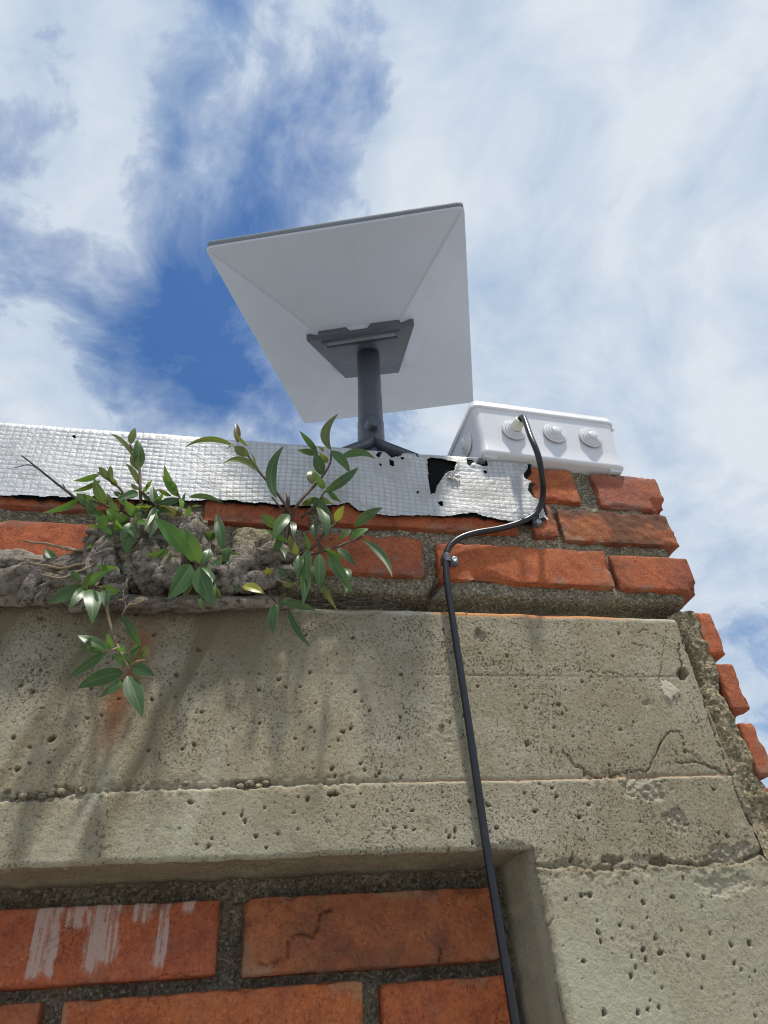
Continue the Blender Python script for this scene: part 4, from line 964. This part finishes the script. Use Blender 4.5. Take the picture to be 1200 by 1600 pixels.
def clip(px, py, ang, label):
    root = empty('cable_clip'); tag(root, label, 'cable clip', 'clips holding the black cable')
    c = at(px, py, .986); c[1] = D * .986
    t_ = np.array([math.cos(ang), 0, math.sin(ang)]); s_ = np.array([-math.sin(ang), 0, math.cos(ang)])   # t across the cable, s along it
    yo = np.array([0, -1., 0])
    hwid = .0052
    prof_ = []
    for a in np.linspace(math.pi * 1.02, 0, 13): prof_.append((.0047 * math.cos(a), .0047 * math.sin(a)))
    prof_ = [(-.0047, -.0085)] + prof_ + [(.0052, -.0065), (.0125, -.0065)]
    outer = np.array(prof_); inner = np.array([(x_ * .80, y_ * .80) if i < 14 else (x_, y_ - .0020) for i, (x_, y_) in enumerate(prof_)])
    loop = np.concatenate([outer, inner[::-1]])
    rings = []
    for w_ in (-hwid, -hwid + .0006, hwid - .0006, hwid):
        rings.append([c + t_ * x_ + yo * y_ + s_ * w_ for x_, y_ in loop])
    V = np.array(rings); mid = len(outer); n_ = len(loop)
    Q = list(gq(4, n_, True))
    for ri in (0, 3):
        for i in range(mid - 1):
            f_ = (ri * n_ + i, ri * n_ + i + 1, ri * n_ + n_ - 2 - i, ri * n_ + n_ - 1 - i); Q.append(f_ if ri else f_[::-1])
    link_mesh('strap', mesh_arrays('strap', V.reshape(-1, 3), np.array(Q)), M_clip, root, False)
    sc = c + t_ * .0092 + yo * -.0064
    v, q = bevel_box((-.0048, -.0005, -hwid * .98), (.0048, .0052, hwid * .98), .0012)
    V2 = np.array([sc + t_ * a + yo * b_ + s_ * e for a, b_, e in v])
    blk = link_mesh('nail_block', mesh_arrays('nail_block', V2, q), M_clip, root)
    v, q = lathe([(.0001, .0062), (.0012, .0066), (.0026, .0074), (.0034, .0068), (.0036, .0055), (.0030, .003)], sc, yo, 22)
    link_mesh('screw', mesh_arrays('screw', v, q), M_screw, root)
clip(701.5 - 3.5, 873, math.radians(0), 'grey cable clip with screw on the red brick of the lowest course')
clip(833, 806, math.radians(-52), 'grey cable clip over torn foil beside the crumpled silver scrap')

# ------------------------------------------------------------------ wild fig growing out of the joint
fig = empty('wild_fig')
tag(fig, 'leafy wild fig sprouting from gnarled roots in the joint below the foil', 'plant')
def root(pts, r0_, r1_, seed, rough=.45, freq=55, ring=16, mat=None):
    P = smooth_path([at(p[0], p[1], 1 - (1 - p[2]) * .72) for p in pts], .0035); t_ = np.linspace(0, 1, len(P))
    wob_ = .0012 * np.stack([fbm(t_ * 9 + seed, 1, 1, 2), fbm(t_ * 9, seed, 2, 2), fbm(t_ * 9, 3, seed, 2)], 1)
    v, q = tube(P + wob_, r0_ + (r1_ - r0_) * t_, ring, rough, freq, seed)
    return link_mesh('root', mesh_arrays('root', v, q), mat or M_bark, fig)
root([(-120, 872, 1.0), (-40, 878, .985), (20, 882, .975), (80, 888, .975), (130, 884, .975), (180, 868, .975)], .013, .010, 1.0)
root([(-120, 935, .995), (-30, 925, .985), (30, 915, .975), (75, 900, .972), (110, 893, .975), (160, 895, .975)], .010, .012, 2.0)
root([(-100, 905, .985), (0, 908, .97), (50, 900, .965), (100, 912, .97), (150, 920, .975)], .008, .012, 3.0)
root([(-60, 945, .985), (10, 934, .985), (60, 928, .982), (130, 930, .985), (200, 925, .985)], .008, .010, 4.0)
root([(40, 938, .965), (48, 918, .955), (60, 900, .955), (80, 888, .96), (110, 880, .965)], .0065, .007, 5.0)
root([(58, 940, .962), (66, 925, .952), (78, 915, .958)], .0035, .0030, 6.0)
root([(48, 928, .955), (62, 918, .948), (78, 910, .942), (84, 907, .94)], .0022, .0014, 7.0)
root([(110, 942, .985), (190, 943, .975), (260, 944, .970), (330, 942, .970), (400, 941, .975), (455, 944, .985)], .0075, .0055, 8.0, .55)
root([(205, 836, .97), (170, 850, .965), (145, 868, .962), (140, 895, .965), (150, 918, .975)], .006, .009, 9.0)
root([(250, 815, .965), (285, 812, .955), (300, 830, .958), (312, 862, .965), (330, 900, .97)], .010, .012, 10.0, .6, 90)
root([(300, 822, .955), (285, 850, .952), (270, 880, .955), (255, 915, .965)], .010, .012, 11.0, .6, 90)
root([(345, 905, .965), (385, 880, .955), (420, 868, .96), (450, 868, .97)], .011, .009, 12.0, .6, 80)
root([(330, 915, .97), (380, 912, .962), (420, 905, .965), (455, 895, .975)], .010, .008, 13.0, .6, 80)
root([(130, 862, .96), (100, 868, .955), (70, 874, .95), (28, 872, .945)], .0016, .0008, 14.0, .3, 60, 8, M_stemg)
root([(140, 862, .955), (105, 857, .945), (75, 850, .935), (38, 846, .925)], .0016, .0008, 15.0, .3, 60, 8, M_stemg)
root([(138, 861, .95), (110, 859, .945), (80, 852, .94)], .0011, .0007, 16.0, .3, 60, 8, M_stemg)
root([(150, 880, .95), (125, 893, .94), (95, 904, .935), (75, 901, .93), (66, 898, .93)], .0016, .0008, 17.0, .3, 60, 8, M_stemg)
root([(150, 872, .955), (128, 882, .945), (100, 887, .94), (60, 882, .935), (40, 876, .93)], .0018, .0008, 18.0, .3, 60, 8, M_stemg)
root([(138, 885, .955), (134, 862, .95), (140, 850, .95), (148, 840, .955)], .0034, .0028, 19.0)
root([(200, 905, .945), (192, 925, .94), (196, 942, .94), (193, 958, .945)], .0010, .0007, 20.0, .3, 60, 8)
root([(232, 938, .94), (210, 943, .938), (199, 948, .938), (190, 962, .942)], .0013, .0008, 21.0, .3, 60, 8, M_stemg)
root([(430, 905, .95), (450, 912, .94), (472, 914, .935)], .0012, .0008, 22.0, .3, 60, 8, M_stemg)
for k in range(9):                               # dry stalks lying in the gap
    x0 = 430 + 14 * k
    root([(x0, 938 + (k * 37) % 14, .985), (x0 + 35, 930 + (k * 53) % 22, .98), (x0 + 60 + (k * 29) % 30, 938 + (k * 17) % 16, .99)], .0009, .0006, 30. + k, .2, 60, 6, M_twig)
def blob(px, py, rx_, ry_, y, depth, seed, amp=.22, freq=2.2):
    y += .006; c = at(px, py, y); rx_m = rx_ * D * .00100; rz_m = ry_ * D * .00114
    a = np.linspace(0, 2 * math.pi, 72, endpoint=False); b_ = np.linspace(-math.pi / 2, math.pi / 2, 46)
    B_, A_ = np.meshgrid(b_, a, indexing='ij')
    n_ = np.stack([np.cos(A_) * np.cos(B_), np.sin(A_) * np.cos(B_), np.sin(B_)], -1)
    f1 = fbm(n_[..., 0] * freq + seed, n_[..., 1] * freq, n_[..., 2] * freq, 4); f2 = np.abs(fbm(n_[..., 0] * freq * 2.4 + seed, n_[..., 1] * freq * 2.4, n_[..., 2] * freq * 1.3, 4))
    f3 = fbm(n_[..., 0] * 14 + seed, n_[..., 1] * 14, n_[..., 2] * 9, 3)
    rr = 1 + amp * f1 * 1.6 - amp * 1.1 * np.sqrt(f2) + .06 * f3
    v = n_ * rr[..., None] * np.array([rx_m, depth, rz_m]) + c
    link_mesh('root_burl', mesh_arrays('root_burl', v.reshape(-1, 3), gq(46, 72, True)), M_bark, fig)
blob(225, 880, 82, 66, .995, .030, 1.3); blob(190, 845, 50, 36, .985, .024, 4.1, .3); blob(285, 832, 44, 30, .985, .026, 7.7, .25)
blob(385, 892, 66, 38, .992, .028, 9.2, .26); blob(425, 870, 36, 26, .985, .022, 12.4, .35); blob(110, 905, 60, 34, 1.0, .022, 15.5, .25); blob(300, 905, 50, 38, .995, .026, 18.8, .28)
blob(20, 905, 70, 34, 1.0, .02, 21.5, .25); blob(165, 905, 40, 34, .99, .024, 25.5, .3)

LEAFM = dict(d=M_leaf, b=M_leafb, o=M_leafo, r=M_leafr, y=M_leafy)
lr = random.Random(5)
def leaf(parent, bpx, tpx, w, kind='d', y=.92, dy=None, mid=None, rollx=None, arch=None):
    dy = lr.uniform(-.030, .012) if dy is None else dy
    y = 1 - (1 - y) * (.38 if bpx[1] > 945 else .54); y += lr.uniform(-.006, .006)
    b0_ = at(bpx[0], bpx[1], y); t0_ = at(tpx[0], tpx[1], y + dy)
    ln = np.linalg.norm(t0_ - b0_)
    ax = (t0_ - b0_) / ln
    view = (b0_ + t0_) / 2 - np.array([0, 0, CZ]); dist = np.linalg.norm(view); view /= dist
    n0 = -view + view @ ax * ax; n0 /= np.linalg.norm(n0)
    sd = np.cross(ax, n0)
    ro = math.radians(lr.uniform(-38, 38) if rollx is None else rollx)
    nrm = n0 * math.cos(ro) + sd * math.sin(ro); sd = np.cross(ax, nrm)
    hw = w * .5 * dist / F * 1.06 / max(.55, math.cos(ro))
    if mid is not None: md = at(mid[0], mid[1], y + dy * .4)
    else:
        side_b = lr.uniform(-.05, .05); ar = lr.uniform(.03, .14) if arch is None else arch
        md = (b0_ + t0_) / 2 + nrm * ln * ar + sd * ln * side_b
    nl, nc = 15, 7
    t_ = np.linspace(0, 1, nl)
    ctrl = 2 * md - .5 * (b0_ + t0_)
    C = ((1 - t_) ** 2)[:, None] * b0_ + (2 * t_ * (1 - t_))[:, None] * ctrl + (t_ ** 2)[:, None] * t0_
    Tn = np.gradient(C, axis=0); Tn /= np.linalg.norm(Tn, axis=1)[:, None]
    Nn = nrm[None] - (Tn @ nrm)[:, None] * Tn; Nn /= np.linalg.norm(Nn, axis=1)[:, None]
    Sn = np.cross(Tn, Nn)
    tw = math.radians(lr.uniform(-22, 22)) * (t_ - .3)
    S2 = Sn * np.cos(tw)[:, None] + Nn * np.sin(tw)[:, None]; N2 = Nn * np.cos(tw)[:, None] - Sn * np.sin(tw)[:, None]
    prof_w = np.sin(math.pi * np.clip(t_, 0, 1) ** .82) ** .85 * (1 - .25 * t_) * 1.13
    prof_w = np.where(t_ < .06, .10 + .25 * t_ / .06 * prof_w, prof_w); prof_w[-1] = .015
    ac = np.linspace(-1, 1, nc)
    fold = lr.uniform(.10, .34); wav = lr.uniform(0, .10); ph = lr.uniform(0, 6)
    lift = fold * np.abs(ac)[None, :] * (1 - .35 * np.abs(ac)[None, :]) + wav * np.sin(t_ * 9 + ph)[:, None] * ac[None, :] ** 2
    V = C[:, None] + S2[:, None] * (ac[None, :, None] * (prof_w * hw)[:, None, None]) + N2[:, None] * (lift * (prof_w * hw)[:, None])[..., None]
    me = grid('leaf', V, None, {'across': np.broadcast_to(ac[None], (nl, nc)), 'along': np.broadcast_to(t_[:, None], (nl, nc))})
    return link_mesh('leaf', me, LEAFM[kind], parent)
def shoot(stems, leaves, y=.92, mat=None):
    parts = []
    for pts, r_a, r_b in stems:
        P = smooth_path([at(p[0], p[1], 1 - (1 - (p[2] if len(p) > 2 else y)) * (.42 if p[1] > 945 else .54)) for p in pts], .004)
        parts.append(tube(P, np.linspace(r_a, r_b, len(P)), 8, .25, 120, len(pts)))
    o = link_mesh('stem', joined('stem', parts), mat or M_stem, fig)
    for lf in leaves:
        kw = lf[4] if len(lf) > 4 else {}
        kw = dict(kw); kw.setdefault('y', y)
        leaf(o, lf[0], lf[1], lf[2], lf[3], **kw)
    return o
# upright shoot at the upper left
shoot([([(228, 808, .95), (222, 790, .93), (219, 768), (218, 734), (212, 712), (203, 694)], .0018, .0010), ([(219, 767), (232, 778), (244, 790), (240, 812, .94)], .0014, .0014)],
      [((208, 713), (171, 677), 6, 'o'), ((205, 694), (211, 668), 10, 'o'), ((217, 733), (215, 686), 16, 'd'), ((217, 735), (206, 708), 12, 'o'), ((217, 757), (195, 723), 8, 'o'),
       ((231, 762), (238, 749), 5, 'o'), ((215, 769), (180, 781), 12, 'd'), ((244, 789), (239, 759), 12, 'd'), ((246, 789), (287, 780), 11, 'd'), ((249, 791), (290, 807), 11, 'r'),
       ((244, 792), (233, 842), 14, 'd'), ((242, 792), (224, 832), 8, 'd'), ((237, 791), (210, 791), 8, 'y'), ((217, 765), (205, 756), 6, 'o'), ((228, 772), (248, 765), 5, 'o'), ((236, 784), (222, 772), 7, 'd'), ((240, 786), (256, 770), 7, 'b'), ((247, 793), (268, 800), 9, 'd'), ((232, 790), (214, 802), 8, 'd'), ((243, 795), (256, 826), 9, 'd'), ((222, 770), (232, 752), 5, 'b')], .905)
# left-hand cluster over the foil edge
shoot([([(196, 822, .95), (190, 800, .93), (191, 769), (173, 752), (153, 738)], .0018, .0009), ([(205, 818, .94), (180, 797, .92), (158, 788), (140, 780)], .0014, .0008), ([(204, 816, .93), (198, 795), (195, 770)], .0012, .001)],
      [((173, 751), (154, 729), 10, 'o'), ((173, 753), (173, 727), 8, 'o'), ((155, 741), (115, 751), 8, 'b'), ((157, 751), (112, 768), 7, 'o'), ((165, 787), (147, 747), 14, 'd'), ((155, 788), (119, 771), 15, 'd'),
       ((183, 759), (174, 744), 8, 'o'), ((123, 779), (67, 801), 9, 'b'), ((212, 806), (195, 782), 14, 'b'), ((201, 814), (171, 798), 12, 'd'), ((167, 823), (153, 796), 14, 'b'), ((152, 824), (135, 821), 6, 'y'),
       ((150, 801), (133, 790), 12, 'd'), ((201, 817), (170, 829), 10, 'd'), ((204, 817), (197, 868), 22, 'd', dict(rollx=8)), ((206, 815), (233, 803), 7, 'd'), ((185, 800), (170, 782), 11, 'd'), ((178, 815), (166, 796), 10, 'b'), ((190, 775), (177, 768), 7, 'd'),
       ((190, 830), (182, 812), 9, 'b'), ((175, 835), (160, 822), 8, 'b'), ((205, 830), (190, 842), 8, 'd'), ((160, 800), (141, 806), 8, 'd'), ((196, 790), (186, 772), 8, 'b'), ((210, 800), (224, 786), 8, 'd'), ((186, 812), (150, 812), 9, 'b'), ((200, 824), (214, 846), 10, 'd'), ((176, 792), (166, 770), 7, 'o'), ((180, 826), (163, 842), 9, 'd'), ((168, 812), (147, 826), 7, 'b'), ((214, 812), (231, 822), 8, 'b'), ((220, 800), (208, 826), 8, 'o')], .90)
# small shoot right of it, in front of the foil
shoot([([(292, 830, .955), (289, 805, .94), (281, 778), (272, 757)], .0014, .0008)],
      [((271, 762), (257, 726), 9, 'b'), ((279, 776), (254, 743), 12, 'b'), ((268, 775), (246, 764), 6, 'o'), ((284, 780), (281, 800), 8, 'b'), ((293, 808), (297, 790), 8, 'b'), ((299, 792), (316, 790), 3, 'o'), ((287, 784), (290, 769), 4, 'd'),
       ((295, 777), (350, 787), 8, 'd', dict(mid=(322, 776))), ((276, 770), (266, 748), 8, 'b'), ((294, 830), (313, 811), 5, 'y')], .915)
# big bright leaves in the middle
shoot([([(262, 862, .955), (280, 862, .93), (292, 869, .915), (304, 878), (314, 886)], .0020, .0013)],
      [((292, 867), (241, 809), 22, 'b', dict(rollx=12)), ((312, 882), (286, 825), 25, 'b', dict(rollx=-10)), ((264, 860), (229, 866), 11, 'd'), ((267, 864), (257, 880), 5, 'd'), ((298, 882), (261, 937), 27, 'd', dict(rollx=-16, y=.885)),
       ((311, 886), (336, 948), 26, 'd', dict(rollx=14, y=.885)), ((317, 883), (328, 856), 12, 'd'), ((345, 871), (324, 885), 9, 'd'), ((293, 903), (286, 935), 13, 'o', dict(y=.93)), ((320, 927), (317, 953), 11, 'd', dict(y=.93)), ((318, 888), (331, 905), 9, 'd'), ((331, 915), (347, 938), 11, 'o', dict(y=.92)), ((325, 890), (336, 935), 10, 'd', dict(y=.93))], .895)
shoot([([(400, 880, .96), (372, 862, .94), (352, 860, .925), (345, 866)], .0016, .0010)],
      [((347, 859), (337, 802), 15, 'd', dict(rollx=5)), ((338, 837), (310, 833), 13, 'd', dict(y=.94)), ((356, 855), (350, 879), 15, 'd'), ((364, 865), (371, 928), 17, 'd', dict(rollx=-8)), ((379, 915), (414, 928), 13, 'y', dict(y=.93)), ((360, 862), (375, 866), 5, 'd'), ((422, 906), (416, 886), 13, 'y', dict(y=.94))], .915)
# cluster hanging off the ledge at the left
shoot([([(165, 885, .955), (158, 905, .935), (148, 916), (138, 918)], .0018, .0014), ([(150, 917), (165, 920)], .0012, .0009)],
      [((87, 883), (71, 857), 12, 'd', dict(y=.93)), ((128, 915), (73, 942), 19, 'd', dict(rollx=10)), ((135, 920), (107, 953), 13, 'd'), ((133, 922), (144, 892), 17, 'd'), ((140, 914), (170, 892), 10, 'b'), ((157, 917), (188, 923), 14, 'd'), ((142, 920), (144, 975), 22, 'd', dict(rollx=-8, y=.88)),
       ((163, 923), (165, 950), 15, 'd'), ((126, 906), (111, 891), 10, 'd'), ((153, 885), (185, 886), 9, 'b', dict(y=.93)), ((147, 848), (135, 858), 5, 'b', dict(y=.95)), ((88, 884), (86, 903), 5, 'o', dict(y=.94)), ((140, 924), (155, 940), 11, 'd')], .90)
# shoot hanging in front of the concrete
shoot([([(176, 905, .955), (170, 930, .945), (168, 955, .94), (174, 982, .935), (184, 1010, .93), (194, 1030), (202, 1046)], .0016, .0014), ([(184, 1012, .93), (174, 1016), (165, 1017)], .0012, .0010), ([(203, 1040), (214, 1034), (226, 1032)], .0011, .0009)],
      [((220, 1012), (190, 960), 12, 'd'), ((217, 1005), (209, 1031), 10, 'd'), ((216, 1033), (230, 1008), 13, 'o'), ((166, 1016), (119, 992), 14, 'd'), ((160, 1018), (125, 1007), 8, 'd'), ((166, 1020), (104, 1062), 13, 'd', dict(rollx=6)), ((175, 1012), (167, 989), 7, 'b'), ((172, 1014), (164, 1004), 6, 'b'),
       ((186, 1012), (197, 1021), 9, 'b'), ((206, 1040), (178, 1023), 14, 'b'), ((207, 1043), (242, 1056), 17, 'd', dict(rollx=-8)), ((193, 1051), (120, 1076), 21, 'd', dict(rollx=6)), ((192, 1062), (155, 1090), 13, 'd'), ((200, 1056), (223, 1120), 24, 'd', dict(rollx=-10, y=.885))], .905, M_stemg)
# tall shoot in front of the foil, centre
shoot([([(452, 878, .955), (447, 840, .94), (452, 808, .93), (447, 790), (437, 775), (422, 755), (410, 743), (389, 714), (372, 700)], .0024, .0010), ([(449, 800, .93), (450, 785), (449, 772)], .0026, .0018), ([(452, 808, .93), (436, 790), (425, 777)], .0013, .001)],
      [((365, 696), (289, 699), 8, 'o', dict(mid=(325, 686))), ((372, 692), (369, 661), 10, 'r'), ((387, 698), (365, 673), 5, 'o'), ((389, 712), (366, 697), 14, 'o'), ((362, 694), (352, 705), 5, 'd'), ((410, 743), (347, 727), 10, 'o', dict(mid=(378, 719))), ((399, 725), (391, 706), 3, 'o'),
       ((431, 778), (444, 696), 16, 'd', dict(mid=(424, 735), rollx=15)), ((436, 822), (408, 803), 14, 'd'), ((452, 804), (424, 848), 17, 'd'), ((455, 815), (458, 842), 9, 'd'), ((465, 866), (452, 836), 13, 'o'), ((452, 848), (415, 827), 8, 'b'), ((438, 838), (425, 860), 13, 'd'), ((437, 856), (446, 874), 7, 'd')], .90)
# tall shoot leaning right
shoot([([(452, 862, .945), (455, 815, .93), (465, 788), (493, 757), (507, 740), (516, 723), (518, 704)], .0022, .0010), ([(470, 810, .925), (490, 792), (502, 777), (507, 768)], .0013, .0009)],
      [((517, 703), (529, 646), 14, 'o', dict(mid=(508, 676), rollx=10)), ((495, 705), (468, 673), 9, 'd'), ((497, 708), (464, 703), 10, 'd'), ((512, 722), (498, 706), 9, 'o'), ((502, 742), (491, 706), 17, 'd'), ((517, 705), (547, 740), 14, 'd'), ((532, 717), (586, 717), 12, 'd', dict(mid=(560, 707))),
       ((506, 770), (560, 730), 14, 'd'), ((488, 757), (488, 734), 15, 'o'), ((506, 764), (492, 738), 11, 'd'), ((513, 767), (534, 785), 8, 'd'), ((492, 778), (469, 789), 10, 'o'), ((500, 778), (521, 788), 9, 'o'), ((488, 777), (523, 818), 16, 'd'), ((495, 790), (510, 843), 14, 'd'), ((506, 705), (496, 697), 4, 'o'), ((493, 818), (493, 846), 10, 'd')], .895)
# spreading twigs over the brick
shoot([([(452, 880, .955), (470, 866, .935), (490, 854), (508, 832), (522, 820), (530, 812)], .0018, .0009), ([(460, 876, .945), (485, 866), (510, 860), (538, 850), (566, 839)], .0016, .0009), ([(497, 868), (499, 858), (497, 845)], .0011, .0009), ([(505, 862), (500, 850), (494, 842)], .001, .0008)],
      [((525, 815), (538, 790), 12, 'y'), ((554, 823), (598, 793), 15, 'd'), ((548, 842), (576, 826), 11, 'b'), ((548, 828), (527, 846), 10, 'o'), ((567, 844), (613, 902), 12, 'd', dict(mid=(597, 868))), ((526, 856), (557, 885), 11, 'd'), ((512, 866), (551, 928), 17, 'd', dict(rollx=18, y=.885)), ((533, 908), (537, 934), 6, 'd'),
       ((499, 866), (499, 922), 18, 'd', dict(rollx=-14, y=.885)), ((474, 878), (473, 946), 16, 'd'), ((481, 858), (484, 911), 16, 'd'), ((491, 880), (489, 912), 10, 'd'), ((467, 868), (464, 903), 15, 'd'), ((483, 858), (474, 831), 8, 'd'), ((504, 912), (528, 955), 7, 'o'), ((500, 912), (510, 938), 7, 'o'), ((537, 888), (548, 908), 11, 'd'), ((510, 860), (536, 876), 8, 'b'),
       ((566, 842), (580, 850), 3, 'o'), ((505, 858), (515, 850), 5, 'o')], .905)
# low shoot hanging below the ledge
shoot([([(418, 905, .955), (421, 926, .94), (433, 941), (436, 945)], .0014, .0010)],
      [((434, 944), (427, 991), 14, 'd'), ((437, 939), (494, 954), 13, 'd'), ((450, 952), (486, 1011), 9, 'd', dict(mid=(465, 985))), ((432, 887), (450, 903), 9, 'd', dict(y=.94)), ((440, 912), (466, 912), 9, 'd', dict(y=.95)), ((436, 938), (448, 926), 6, 'r')], .915)
# dead twig poking up to the left
shoot([([(165, 828, .95), (150, 806, .93), (110, 772, .92), (82, 750, .915), (60, 732, .91), (34, 712, .905)], .0018, .0007), ([(62, 734, .91), (45, 726, .907), (23, 731, .905)], .0007, .0004), ([(104, 767, .918), (98, 756, .915)], .0008, .0006)], [], .92, M_twig)
